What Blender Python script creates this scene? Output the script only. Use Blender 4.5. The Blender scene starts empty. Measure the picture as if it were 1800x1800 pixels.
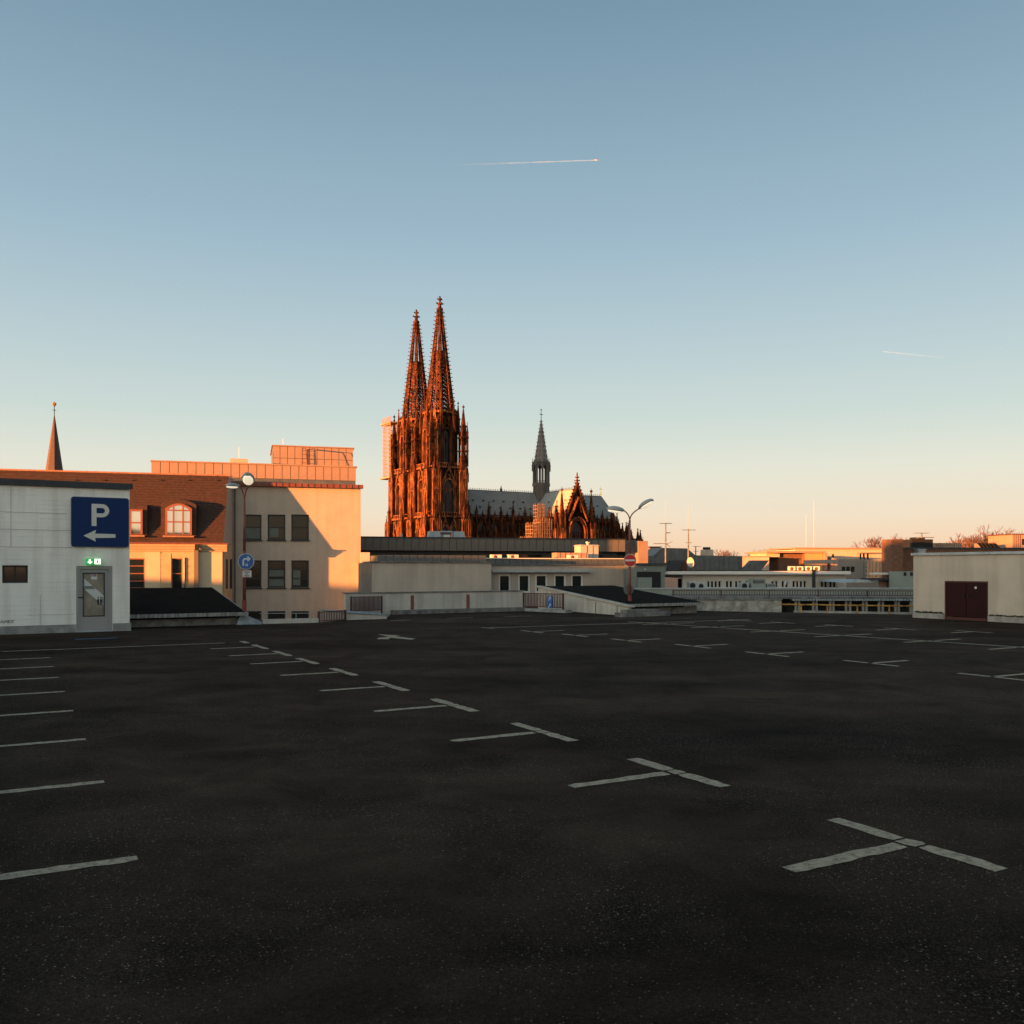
import bpy, bmesh, math, random
from mathutils import Vector, Matrix
random.seed(7)
R = math.radians
sc = bpy.context.scene
COL = sc.collection

# ------------------------------------------------------------------ camera, sky, sun, exposure
EYE = 1.9
cam_d = bpy.data.cameras.new('camera'); cam = bpy.data.objects.new('camera', cam_d); COL.objects.link(cam)
cam_d.sensor_width = 36.0; cam_d.lens = 32.0; cam_d.shift_y = 100 / 1800.0
cam_d.clip_start = 0.1; cam_d.clip_end = 30000
cam.location = (0, 0, EYE); cam.rotation_euler = (R(90), 0, 0)
sc.camera = cam

SUN_H, SUN_EL = 52.0, 2.4          # heading the light travels to (clockwise from +Y), elevation
EXPOSURE = 2.2
sc.view_settings.view_transform = 'Standard'; sc.view_settings.look = 'None'
sc.view_settings.exposure = EXPOSURE; sc.view_settings.gamma = 1.0
sc.view_settings.use_curve_mapping = False
sc.cycles.use_denoising = True
sc.cycles.max_bounces = 5
sc.cycles.sample_clamp_indirect = 6

def srgb(r, g, b):
    return tuple(((c / 255) / 12.92 if c / 255 <= .04045 else ((c / 255 + .055) / 1.055) ** 2.4) for c in (r, g, b))

world = bpy.data.worlds.new('World'); sc.world = world; world.use_nodes = True
wn = world.node_tree.nodes; wl = world.node_tree.links
bg = wn['Background']
sky = wn.new('ShaderNodeTexSky'); sky.sky_type = 'NISHITA'; sky.sun_disc = False
sky.sun_elevation = R(SUN_EL); sky.sun_rotation = R(SUN_H + 180)
sky.altitude = 60; sky.air_density = 1.0; sky.dust_density = 1.0; sky.ozone_density = 1.0
tc = wn.new('ShaderNodeTexCoord')
sep = wn.new('ShaderNodeSeparateXYZ'); wl.new(tc.outputs['Generated'], sep.inputs[0])
# the evening gradient over elevation (position = sine of the elevation)
ramp = wn.new('ShaderNodeValToRGB'); wl.new(sep.outputs['Z'], ramp.inputs[0])
stops = [(0.00, (249, 198, 155)), (0.022, (250, 215, 181)), (0.055, (244, 227, 203)), (0.105, (231, 231, 216)), (0.16, (207, 221, 216)),
         (0.235, (187, 207, 213)), (0.33, (161, 189, 205)), (0.45, (137, 167, 186)), (0.56, (113, 145, 166)), (1.0, (90, 110, 124))]
el = ramp.color_ramp.elements
while len(el) < len(stops): el.new(0.5)
for e, (p, c) in zip(el, stops):
    e.position = p; e.color = (*srgb(*c), 1)
# brighter toward the sunset side, as the open sky is
sunv = Vector((math.sin(R(SUN_H + 180)), math.cos(R(SUN_H + 180)), 0))
dot = wn.new('ShaderNodeVectorMath'); dot.operation = 'DOT_PRODUCT'; wl.new(tc.outputs['Generated'], dot.inputs[0]); dot.inputs[1].default_value = sunv
mr = wn.new('ShaderNodeMapRange'); mr.interpolation_type = 'SMOOTHSTEP'; wl.new(dot.outputs['Value'], mr.inputs[0])
mr.inputs[1].default_value = 0.0; mr.inputs[2].default_value = 1.0; mr.inputs[3].default_value = 1.0; mr.inputs[4].default_value = 3.4
mr.inputs[3].default_value = 0.0; mr.inputs[4].default_value = 1.0
warm = wn.new('ShaderNodeMix'); warm.data_type = 'RGBA'; wl.new(mr.outputs[0], warm.inputs[0]); warm.inputs[6].default_value = (1, 1, 1, 1); warm.inputs[7].default_value = (4.3, 3.3, 2.5, 1)
gain = wn.new('ShaderNodeVectorMath'); gain.operation = 'MULTIPLY'; wl.new(ramp.outputs[0], gain.inputs[0]); wl.new(warm.outputs[2], gain.inputs[1])
nsc = wn.new('ShaderNodeVectorMath'); nsc.operation = 'SCALE'; wl.new(sky.outputs[0], nsc.inputs[0]); nsc.inputs['Scale'].default_value = 0.30
mixs = wn.new('ShaderNodeMix'); mixs.data_type = 'RGBA'; mixs.inputs[0].default_value = 0.06
wl.new(gain.outputs[0], mixs.inputs[6]); wl.new(nsc.outputs[0], mixs.inputs[7])
wl.new(mixs.outputs[2], bg.inputs[0]); bg.inputs[1].default_value = 1.0 / 2 ** EXPOSURE

sun_d = bpy.data.lights.new('sun', 'SUN'); sun = bpy.data.objects.new('sun', sun_d); COL.objects.link(sun)
sun_d.energy = 5.0; sun_d.angle = R(0.5); sun_d.color = (1.0, 0.34, 0.075)
ldir = Vector((math.sin(R(SUN_H)) * math.cos(R(SUN_EL)), math.cos(R(SUN_H)) * math.cos(R(SUN_EL)), -math.sin(R(SUN_EL))))
sun.rotation_euler = ldir.to_track_quat('-Z', 'Y').to_euler()

# ------------------------------------------------------------------ helpers
F_PX = 1600.0
def P(px, py, Y):
    return Vector(((px - 900) / F_PX * Y, Y, EYE + (1000 - py) / F_PX * Y))
def G(px, py, z=0.0):                       # the ground point (height z) seen at a pixel
    Y = F_PX * (EYE - z) / (py - 1000.0)
    return Vector(((px - 900) / F_PX * Y, Y, z))

MATS = {}
def mat(name, col, rough=0.75, metal=0.0, var=0.0, scale=2.0, bump=0.0, bscale=20.0, spec=0.4, emit=None, estr=0.0, streak=0.0, detail=5.0, boards=None, col2=None, vec=(1, 1, 1)):
    if name in MATS: return MATS[name]
    m = bpy.data.materials.new(name); m.use_nodes = True
    n = m.node_tree.nodes; l = m.node_tree.links
    b = n['Principled BSDF']
    b.inputs['Base Color'].default_value = (*col, 1); b.inputs['Roughness'].default_value = rough
    b.inputs['Metallic'].default_value = metal; b.inputs['Specular IOR Level'].default_value = spec
    t = n.new('ShaderNodeTexCoord'); mp = n.new('ShaderNodeMapping'); mp.inputs['Scale'].default_value = vec
    l.new(t.outputs['Object'], mp.inputs[0])
    last = None
    if var > 0:
        a = n.new('ShaderNodeTexNoise'); a.inputs['Scale'].default_value = scale; a.inputs['Detail'].default_value = detail; a.inputs['Roughness'].default_value = .62
        l.new(mp.outputs[0], a.inputs[0])
        cr = n.new('ShaderNodeValToRGB'); l.new(a.outputs[0], cr.inputs[0])
        c2 = col2 or tuple(c * (1 - var) for c in col)
        hi = col if col2 else tuple(min(1, c * (1 + var * .5)) for c in col)
        cr.color_ramp.elements[0].position = .34; cr.color_ramp.elements[0].color = (*c2, 1)
        cr.color_ramp.elements[1].position = .66; cr.color_ramp.elements[1].color = (*hi, 1)
        last = cr.outputs[0]
    if streak > 0:                                     # rain streaks running down
        s = n.new('ShaderNodeTexNoise'); s.inputs['Scale'].default_value = 1.0; s.inputs['Detail'].default_value = 6
        mp2 = n.new('ShaderNodeMapping'); mp2.inputs['Scale'].default_value = (3.2, 3.2, .22); l.new(t.outputs['Object'], mp2.inputs[0]); l.new(mp2.outputs[0], s.inputs[0])
        r2 = n.new('ShaderNodeValToRGB'); l.new(s.outputs[0], r2.inputs[0])
        r2.color_ramp.elements[0].position = .36; r2.color_ramp.elements[0].color = (1 - streak, 1 - streak * 1.05, 1 - streak * 1.12, 1)
        r2.color_ramp.elements[1].position = .56; r2.color_ramp.elements[1].color = (1, 1, 1, 1)
        mx = n.new('ShaderNodeMix'); mx.data_type = 'RGBA'; mx.blend_type = 'MULTIPLY'; mx.inputs[0].default_value = 1
        if last: l.new(last, mx.inputs[6])
        else: mx.inputs[6].default_value = (*col, 1)
        l.new(r2.outputs[0], mx.inputs[7]); last = mx.outputs[2]
    hsrc = None
    if boards:                                         # board-marked concrete: fine horizontal arrises
        sp = n.new('ShaderNodeSeparateXYZ'); l.new(t.outputs['Object'], sp.inputs[0])
        mu = n.new('ShaderNodeMath'); mu.operation = 'MULTIPLY'; mu.inputs[1].default_value = 1 / boards; l.new(sp.outputs['Z'], mu.inputs[0])
        fr = n.new('ShaderNodeMath'); fr.operation = 'FRACT'; l.new(mu.outputs[0], fr.inputs[0])
        ws = n.new('ShaderNodeTexNoise'); ws.inputs['Scale'].default_value = 1.0
        mp3 = n.new('ShaderNodeMapping'); mp3.inputs['Scale'].default_value = (.8, .8, 1.0 / boards); l.new(t.outputs['Object'], mp3.inputs[0]); l.new(mp3.outputs[0], ws.inputs[0])
        gt = n.new('ShaderNodeMapRange'); gt.inputs[1].default_value = 0.0; gt.inputs[2].default_value = .09; l.new(fr.outputs[0], gt.inputs[0])
        ad = n.new('ShaderNodeMath'); ad.operation = 'MAXIMUM'; l.new(gt.outputs[0], ad.inputs[0])
        g2 = n.new('ShaderNodeMapRange'); g2.inputs[1].default_value = .40; g2.inputs[2].default_value = .56; l.new(ws.outputs[0], g2.inputs[0]); l.new(g2.outputs[0], ad.inputs[1])
        mx = n.new('ShaderNodeMix'); mx.data_type = 'RGBA'; mx.blend_type = 'MULTIPLY'; mx.inputs[0].default_value = .15
        if last: l.new(last, mx.inputs[6])
        else: mx.inputs[6].default_value = (*col, 1)
        l.new(ad.outputs[0], mx.inputs[7]); last = mx.outputs[2]; hsrc = ad.outputs[0]
    if last: l.new(last, b.inputs['Base Color'])
    if bump > 0:
        bn = n.new('ShaderNodeTexNoise'); bn.inputs['Scale'].default_value = bscale; bn.inputs['Detail'].default_value = 4; l.new(mp.outputs[0], bn.inputs[0])
        bp = n.new('ShaderNodeBump'); bp.inputs['Strength'].default_value = bump; bp.inputs['Distance'].default_value = .02
        if hsrc:
            h2 = n.new('ShaderNodeMath'); h2.operation = 'ADD'; l.new(bn.outputs[0], h2.inputs[0]); l.new(hsrc, h2.inputs[1]); l.new(h2.outputs[0], bp.inputs['Height'])
        else: l.new(bn.outputs[0], bp.inputs['Height'])
        l.new(bp.outputs[0], b.inputs['Normal'])
    if emit:
        b.inputs['Emission Color'].default_value = (*emit, 1); b.inputs['Emission Strength'].default_value = estr
    MATS[name] = m
    return m

class MB:
    def __init__(s): s.v = []; s.f = []
    def add(s, vs, fs):
        k = len(s.v); s.v += [tuple(v) for v in vs]; s.f += [tuple(i + k for i in f) for f in fs]; return s
    def box(s, x0, x1, y0, y1, z0, z1):
        if x0 > x1: x0, x1 = x1, x0
        if y0 > y1: y0, y1 = y1, y0
        if z0 > z1: z0, z1 = z1, z0
        v = [(x0, y0, z0), (x1, y0, z0), (x1, y1, z0), (x0, y1, z0), (x0, y0, z1), (x1, y0, z1), (x1, y1, z1), (x0, y1, z1)]
        return s.add(v, [(0, 3, 2, 1), (4, 5, 6, 7), (0, 1, 5, 4), (1, 2, 6, 5), (2, 3, 7, 6), (3, 0, 4, 7)])
    def hexa(s, v):                                     # eight corners: bottom four, top four
        return s.add(v, [(0, 3, 2, 1), (4, 5, 6, 7), (0, 1, 5, 4), (1, 2, 6, 5), (2, 3, 7, 6), (3, 0, 4, 7)])
    def prism(s, poly, z0, z1):                         # plan polygon, counter-clockwise; z may be a number or a list
        n = len(poly); zb = z0 if isinstance(z0, (list, tuple)) else [z0] * n; zt = z1 if isinstance(z1, (list, tuple)) else [z1] * n
        v = [(p[0], p[1], zb[i]) for i, p in enumerate(poly)] + [(p[0], p[1], zt[i]) for i, p in enumerate(poly)]
        f = [tuple(range(n - 1, -1, -1)), tuple(range(n, 2 * n))] + [(i, (i + 1) % n, n + (i + 1) % n, n + i) for i in range(n)]
        return s.add(v, f)
    def extr(s, poly, y0, y1):                          # elevation polygon (x,z), counter-clockwise seen from -y, extruded in y
        n = len(poly)
        v = [(p[0], y0, p[1]) for p in poly] + [(p[0], y1, p[1]) for p in poly]
        f = [tuple(range(n)), tuple(range(2 * n - 1, n - 1, -1))] + [(i, n + i, n + (i + 1) % n, (i + 1) % n) for i in range(n)]
        return s.add(v, f)
    def extrx(s, poly, x0, x1):                         # section polygon (y,z) extruded in x
        n = len(poly)
        v = [(x0, p[0], p[1]) for p in poly] + [(x1, p[0], p[1]) for p in poly]
        f = [tuple(range(n - 1, -1, -1)), tuple(range(n, 2 * n))] + [(i, (i + 1) % n, n + (i + 1) % n, n + i) for i in range(n)]
        return s.add(v, f)
    def bar(s, a, b, r, n=6, r2=None, cap=True):        # a round bar
        a = Vector(a); b = Vector(b); d = b - a
        if d.length < 1e-6: return s
        q = d.to_track_quat('Z', 'Y'); r2 = r if r2 is None else r2
        v = []
        for c, rr in ((a, r), (b, r2)):
            for i in range(n):
                t = 2 * math.pi * (i + .5) / n
                v.append(c + q @ Vector((rr * math.cos(t), rr * math.sin(t), 0)))
        f = [(i, (i + 1) % n, n + (i + 1) % n, n + i) for i in range(n)]
        if cap: f += [tuple(range(n - 1, -1, -1)), tuple(range(n, 2 * n))]
        return s.add(v, f)
    def tube(s, pts, r, n=8):
        for i in range(len(pts) - 1):
            ra = r[i] if isinstance(r, list) else r; rb = r[i + 1] if isinstance(r, list) else r
            s.bar(pts[i], pts[i + 1], ra, n, rb, cap=(i in (0, len(pts) - 2) and len(pts) < 3))
        return s
    def frust(s, cx, cy, z0, z1, r0, r1, n=4, rot=None):
        rot = math.pi / n if rot is None else rot
        v = []
        for z, rr in ((z0, r0), (z1, r1)):
            for i in range(n):
                t = rot + 2 * math.pi * i / n
                v.append((cx + rr * math.cos(t), cy + rr * math.sin(t), z))
        f = [(i, (i + 1) % n, n + (i + 1) % n, n + i) for i in range(n)] + [tuple(range(n - 1, -1, -1)), tuple(range(n, 2 * n))]
        return s.add(v, f)
    def build(s, name, m, parent=None, bevel=0.0, smooth=False, label=None, kind=None):
        me = bpy.data.meshes.new(name); me.from_pydata(s.v, [], s.f); me.update()
        me.materials.append(m)
        if smooth:
            for p in me.polygons: p.use_smooth = True
        o = bpy.data.objects.new(name, me); COL.objects.link(o)
        if parent: o.parent = parent
        if bevel > 0:
            bv = o.modifiers.new('bevel', 'BEVEL'); bv.width = bevel; bv.segments = 1; bv.limit_method = 'ANGLE'; bv.angle_limit = R(40)
        if label: o['label'] = label
        if kind: o['kind'] = kind
        return o

def tag(o, label=None, cat=None, group=None, kind=None):
    if label: o['label'] = label
    if cat: o['category'] = cat
    if group: o['group'] = group
    if kind: o['kind'] = kind
    return o

def inst(src, parent, loc=None, name=None):
    c = src.copy(); COL.objects.link(c); c.parent = parent
    if name: c.name = name
    if loc is not None: c.location = loc
    return c

class Frame:                                            # local x runs along the facade, local y away behind it
    def __init__(s, X, Y, heading, z=0.0):
        s.o = Vector((X, Y, z)); s.h = heading
        s.ax = Vector((math.sin(R(heading)), math.cos(R(heading)))); s.ay = Vector((-s.ax.y, s.ax.x))
    def root(s, name, label, cat, group=None):
        e = bpy.data.objects.new(name, None); COL.objects.link(e)
        e.location = s.o; e.rotation_euler = (0, 0, R(90 - s.h)); e.empty_display_size = .3
        return tag(e, label, cat, group)
    def at(s, px, py=1000.0, y=0.0):                    # the point of the plane local-y = y that a pixel shows
        k = (px - 900) / F_PX
        bx = s.o.x + s.ay.x * y; by = s.o.y + s.ay.y * y
        t = (k * by - bx) / (s.ax.x - k * s.ax.y)
        D = by + t * s.ax.y
        return t, EYE + (1000 - py) / F_PX * D - s.o.z
    def x(s, px, y=0.0): return s.at(px, 1000, y)[0]
    def z(s, px, py, y=0.0): return s.at(px, py, y)[1]
    def world(s, x, y, z=0): return Vector((s.o.x + s.ax.x * x + s.ay.x * y, s.o.y + s.ax.y * x + s.ay.y * y, s.o.z + z))
    def px(s, x, y):                                    # pixel column of a local plan point
        w = s.world(x, y); return 900 + F_PX * w.x / w.y

def text_mesh(body, size, depth, name, m, parent, loc, sx=1.0, rot=(90, 0, 0), bold=0.0):
    cu = bpy.data.curves.new(name, 'FONT'); cu.body = body; cu.size = size; cu.extrude = depth; cu.align_x = 'CENTER'; cu.align_y = 'CENTER'; cu.offset = bold; cu.resolution_u = 3
    tmp = bpy.data.objects.new(name + '_curve', cu); COL.objects.link(tmp)
    dg = bpy.context.evaluated_depsgraph_get(); me = bpy.data.meshes.new_from_object(tmp.evaluated_get(dg))
    bpy.data.objects.remove(tmp); bpy.data.curves.remove(cu)
    me.materials.clear(); me.materials.append(m)
    o = bpy.data.objects.new(name, me); COL.objects.link(o); o.parent = parent; o.location = loc
    o.rotation_euler = tuple(R(a) for a in rot); o.scale = (sx, 1, 1)
    return o

# deck axes: u runs up the bays, v runs across them
HG = 60.7
VX = Vector((math.sin(R(HG)), math.cos(R(HG)))); UX = Vector((-VX.y, VX.x))
def UV(u, v, z=0.0):
    w = UX * u + VX * v; return Vector((w.x, w.y, z))

# ------------------------------------------------------------------ materials
def asphalt_material():
    m = bpy.data.materials.new('asphalt'); m.use_nodes = True
    n = m.node_tree.nodes; l = m.node_tree.links; b = n['Principled BSDF']
    t = n.new('ShaderNodeTexCoord')
    # broad worn lanes and damp patches, stretched along the bays
    mp = n.new('ShaderNodeMapping'); mp.inputs['Rotation'].default_value = (0, 0, R(HG - 90)); mp.inputs['Scale'].default_value = (.13, .42, 1); l.new(t.outputs['Object'], mp.inputs[0])
    a = n.new('ShaderNodeTexNoise'); a.inputs['Scale'].default_value = 1.0; a.inputs['Detail'].default_value = 6; a.inputs['Roughness'].default_value = .58; l.new(mp.outputs[0], a.inputs[0])
    ca = n.new('ShaderNodeValToRGB'); l.new(a.outputs[0], ca.inputs[0])
    ca.color_ramp.elements[0].position = .28; ca.color_ramp.elements[0].color = (.0085, .0059, .0046, 1)
    ca.color_ramp.elements[1].position = .76; ca.color_ramp.elements[1].color = (.0640, .0430, .0312, 1)
    # drips and tyre scuffs of a smaller size
    st_ = n.new('ShaderNodeTexNoise'); st_.inputs['Scale'].default_value = .9; st_.inputs['Detail'].default_value = 7; st_.inputs['Roughness'].default_value = .7; st_.inputs['Distortion'].default_value = .6; l.new(t.outputs['Object'], st_.inputs[0])
    sm = n.new('ShaderNodeMapRange'); sm.inputs[1].default_value = .36; sm.inputs[2].default_value = .64; sm.inputs[3].default_value = .62; sm.inputs[4].default_value = 1.38; l.new(st_.outputs[0], sm.inputs[0])
    cs_ = n.new('ShaderNodeVectorMath'); cs_.operation = 'SCALE'; l.new(ca.outputs[0], cs_.inputs[0]); l.new(sm.outputs[0], cs_.inputs['Scale'])
    # grain of the binder and chippings
    v = n.new('ShaderNodeTexVoronoi'); v.inputs['Scale'].default_value = 95; l.new(t.outputs['Object'], v.inputs[0])
    g = n.new('ShaderNodeTexNoise'); g.inputs['Scale'].default_value = 34; g.inputs['Detail'].default_value = 5; g.inputs['Roughness'].default_value = .75; l.new(t.outputs['Object'], g.inputs[0])
    gm = n.new('ShaderNodeMapRange'); gm.inputs[1].default_value = .3; gm.inputs[2].default_value = .7; gm.inputs[3].default_value = .5; gm.inputs[4].default_value = 1.5; l.new(g.outputs[0], gm.inputs[0])
    m1 = n.new('ShaderNodeVectorMath'); m1.operation = 'SCALE'; l.new(cs_.outputs[0], m1.inputs[0]); l.new(gm.outputs[0], m1.inputs['Scale'])
    # pale stones that show in the surface
    v2 = n.new('ShaderNodeTexVoronoi'); v2.inputs['Scale'].default_value = 60; l.new(t.outputs['Object'], v2.inputs[0])
    sc_ = n.new('ShaderNodeSeparateColor'); l.new(v2.outputs['Color'], sc_.inputs[0])
    th = n.new('ShaderNodeMath'); th.operation = 'GREATER_THAN'; th.inputs[1].default_value = .92; l.new(sc_.outputs[0], th.inputs[0])
    ds = n.new('ShaderNodeMath'); ds.operation = 'LESS_THAN'; ds.inputs[1].default_value = .30; l.new(v2.outputs['Distance'], ds.inputs[0])
    pt = n.new('ShaderNodeTexNoise'); pt.inputs['Scale'].default_value = .55; pt.inputs['Detail'].default_value = 3; l.new(t.outputs['Object'], pt.inputs[0])
    pr = n.new('ShaderNodeMapRange'); pr.inputs[1].default_value = .38; pr.inputs[2].default_value = .62; pr.inputs[3].default_value = .1; pr.inputs[4].default_value = 1.0; l.new(pt.outputs[0], pr.inputs[0])
    k = n.new('ShaderNodeMath'); k.operation = 'MULTIPLY'; l.new(th.outputs[0], k.inputs[0]); l.new(ds.outputs[0], k.inputs[1])
    k2 = n.new('ShaderNodeMath'); k2.operation = 'MULTIPLY'; l.new(k.outputs[0], k2.inputs[0]); l.new(pr.outputs[0], k2.inputs[1])
    v3 = n.new('ShaderNodeTexVoronoi'); v3.inputs['Scale'].default_value = 125; l.new(t.outputs['Object'], v3.inputs[0])
    s3 = n.new('ShaderNodeSeparateColor'); l.new(v3.outputs['Color'], s3.inputs[0])
    t3 = n.new('ShaderNodeMath'); t3.operation = 'GREATER_THAN'; t3.inputs[1].default_value = .80; l.new(s3.outputs[1], t3.inputs[0])
    k3 = n.new('ShaderNodeMath'); k3.operation = 'MULTIPLY'; k3.inputs[1].default_value = .55; l.new(t3.outputs[0], k3.inputs[0])
    k4 = n.new('ShaderNodeMath'); k4.operation = 'MULTIPLY'; l.new(k3.outputs[0], k4.inputs[0]); l.new(pr.outputs[0], k4.inputs[1])
    m3 = n.new('ShaderNodeMix'); m3.data_type = 'RGBA'; l.new(k4.outputs[0], m3.inputs[0]); l.new(m1.outputs[0], m3.inputs[6]); m3.inputs[7].default_value = (.085, .068, .055, 1)
    mx = n.new('ShaderNodeMix'); mx.data_type = 'RGBA'; l.new(k2.outputs[0], mx.inputs[0]); l.new(m3.outputs[2], mx.inputs[6]); mx.inputs[7].default_value = (.27, .225, .18, 1)
    l.new(mx.outputs[2], b.inputs['Base Color'])
    rr = n.new('ShaderNodeMapRange'); rr.inputs[3].default_value = .75; rr.inputs[4].default_value = .92; l.new(a.outputs[0], rr.inputs[0]); l.new(rr.outputs[0], b.inputs['Roughness'])
    b.inputs['Specular IOR Level'].default_value = .02
    bp = n.new('ShaderNodeBump'); bp.inputs['Strength'].default_value = .6; bp.inputs['Distance'].default_value = .012
    hs = n.new('ShaderNodeMath'); hs.operation = 'ADD'; l.new(v.outputs['Distance'], hs.inputs[0]); l.new(g.outputs[0], hs.inputs[1]); l.new(hs.outputs[0], bp.inputs['Height'])
    l.new(bp.outputs[0], b.inputs['Normal'])
    return m

def paint_material():
    m = bpy.data.materials.new('worn_paint'); m.use_nodes = True
    n = m.node_tree.nodes; l = m.node_tree.links; b = n['Principled BSDF']
    t = n.new('ShaderNodeTexCoord')
    g = n.new('ShaderNodeTexNoise'); g.inputs['Scale'].default_value = 13; g.inputs['Detail'].default_value = 9; g.inputs['Roughness'].default_value = .86; l.new(t.outputs['Object'], g.inputs[0])
    c = n.new('ShaderNodeValToRGB'); l.new(g.outputs[0], c.inputs[0])
    e = c.color_ramp.elements; e[0].position = .33; e[0].color = (.045, .036, .028, 1); e[1].position = .54; e[1].color = (.40, .325, .235, 1)
    l.new(c.outputs[0], b.inputs['Base Color']); b.inputs['Roughness'].default_value = .85; b.inputs['Specular IOR Level'].default_value = .2
    bp = n.new('ShaderNodeBump'); bp.inputs['Strength'].default_value = .5; bp.inputs['Distance'].default_value = .01; l.new(g.outputs[0], bp.inputs['Height']); l.new(bp.outputs[0], b.inputs['Normal'])
    return m

ASPH = asphalt_material(); PAINT = paint_material()
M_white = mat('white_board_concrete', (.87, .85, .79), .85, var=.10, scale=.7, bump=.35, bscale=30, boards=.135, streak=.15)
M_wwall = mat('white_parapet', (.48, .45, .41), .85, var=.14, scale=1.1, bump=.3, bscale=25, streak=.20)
M_conc = mat('grey_concrete', (.30, .30, .29), .9, var=.35, scale=2.5, bump=.4, bscale=24)
M_dconc = mat('dirty_concrete', (.17, .165, .16), .92, var=.55, scale=3.0, bump=.5, bscale=24)
M_felt = mat('roofing_felt', (.0105, .0085, .0075), .95, var=.4, scale=1.6, bump=.4, bscale=60, spec=.03)
M_coping = mat('dark_coping', (.03, .036, .045), .55, var=.25, scale=3)
M_zinc = mat('zinc_sheet', (.105, .115, .12), .5, metal=.35, var=.28, scale=1.8)
M_zincl = mat('pale_zinc_sheet', (.33, .37, .39), .5, metal=.2, var=.2, scale=2.2)
M_dark = mat('dark_void', (.012, .012, .013), .9)
M_glass = mat('window_glass', (.012, .015, .017), .06, spec=.7)
M_glassb = mat('mirror_glass', (.38, .40, .40), .04, metal=.9)
M_frame_b = mat('black_frame', (.014, .016, .018), .5)
M_frame_w = mat('white_frame', (.62, .63, .62), .5)
M_frame_r = mat('red_brown_frame', (.23, .075, .04), .55)
M_plaster = mat('cream_plaster', (.42, .35, .285), .88, var=.09, scale=.8, bump=.25, bscale=40, streak=.07)
M_beige = mat('beige_plaster', (.44, .375, .32), .9, var=.10, scale=.7, bump=.25, bscale=40, streak=.10)
M_beige_r = mat('warm_render', (.56, .50, .43), .9, var=.12, scale=.8, bump=.3, bscale=40, streak=.14)
M_stone = mat('yellow_stone', (.48, .35, .21), .85, var=.12, scale=1.6, bump=.2)
M_slate = mat('red_brown_slate', (.050, .023, .017), .8, var=.35, scale=7, bump=.3, bscale=18)
M_copper = mat('oxide_red_sheet', (.17, .05, .035), .6, var=.25, scale=3)
M_panel = mat('bronze_panel', (.33, .215, .16), .6, metal=.15, var=.12, scale=1.3)
M_panelg = mat('grey_bronze_panel', (.15, .13, .11), .6, metal=.2, var=.22, scale=1.0)
M_rail = mat('oxide_rail', (.075, .028, .025), .6, spec=.2)
M_post = mat('rust_red_post', (.19, .06, .045), .55, var=.2, scale=4)
M_grey = mat('grey_metal', (.30, .32, .32), .5, metal=.3)
M_doorg = mat('grey_door', (.29, .285, .275), .5)
M_blue = mat('sign_blue', (.002, .022, .105), .5, spec=.2)
M_blue2 = mat('round_sign_blue', (.02, .10, .33), .45)
M_signw = mat('sign_white', (.58, .58, .55), .6)
M_red = mat('sign_red', (.42, .012, .016), .45)
M_maroon = mat('maroon_steel', (.024, .0045, .0055), .6, var=.25, scale=2, spec=.15)
M_brick = mat('brown_render', (.155, .080, .052), .95, var=.32, scale=5, bump=.7, bscale=16)
M_green = mat('grey_green_sheet', (.22, .255, .235), .7, var=.10, scale=1.0)
M_yel = mat('yellow_rail_paint', (.46, .26, .05), .6, var=.5, scale=9, col2=(.12, .04, .02))
M_ac = mat('air_conditioner', (.60, .57, .52), .6)
M_alu = mat('aluminium', (.42, .44, .45), .35, metal=.6)
M_black = mat('black', (.008, .008, .009), .7)
M_ink = mat('ink', (.02, .02, .025), .8)

# ------------------------------------------------------------------ the setting: city ground and parking deck
g = MB(); g.add([(-9000, -9000, -14.6), (9000, -9000, -14.6), (9000, 9000, -14.6), (-9000, 9000, -14.6)], [(0, 1, 2, 3)])
tag(g.build('city_ground', mat('street_ground', (.09, .085, .08), .95, var=.4, scale=.05)), kind='structure')

def pz(px, Y): return ((px - 900) / F_PX * Y, Y)
deck_poly = [(-70, -45), (62, -45), (62, 38.2), pz(1605, 38.2), pz(1370, 39.8), pz(1237, 41.2), pz(1130, 46.5), pz(1000, 46.2), pz(690, 43.5), pz(683, 36.2), pz(606, 33.9), pz(560, 32.3), pz(438, 31.3), pz(380, 37), (-70, 37)]
d = MB(); d.prism(deck_poly, -.45, 0)
tag(d.build('parking_deck', ASPH), kind='structure')

# ------------------------------------------------------------------ painted bay markings
def rag_strip(mb, a, b, w, z=.004, seg=None):
    """a painted stroke with slightly ragged edges and rounded ends"""
    a = Vector((a[0], a[1])); b = Vector((b[0], b[1])); d = b - a; L = d.length; d /= L; nrm = Vector((-d.y, d.x))
    n = seg or max(3, int(L / .09)); up = []; lo = []
    for i in range(n + 1):
        t = i / n; c = a + d * (L * t); e = 1.0
        if i in (0, n): e = .86
        up.append(c + nrm * (w / 2 * e + random.uniform(-.013, .013))); lo.append(c - nrm * (w / 2 * e + random.uniform(-.013, .013)))
    v = [(p.x, p.y, z) for p in lo] + [(p.x, p.y, z) for p in up]; k = n + 1
    mb.add(v, [(i, i + 1, k + i + 1, k + i) for i in range(n)])

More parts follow.
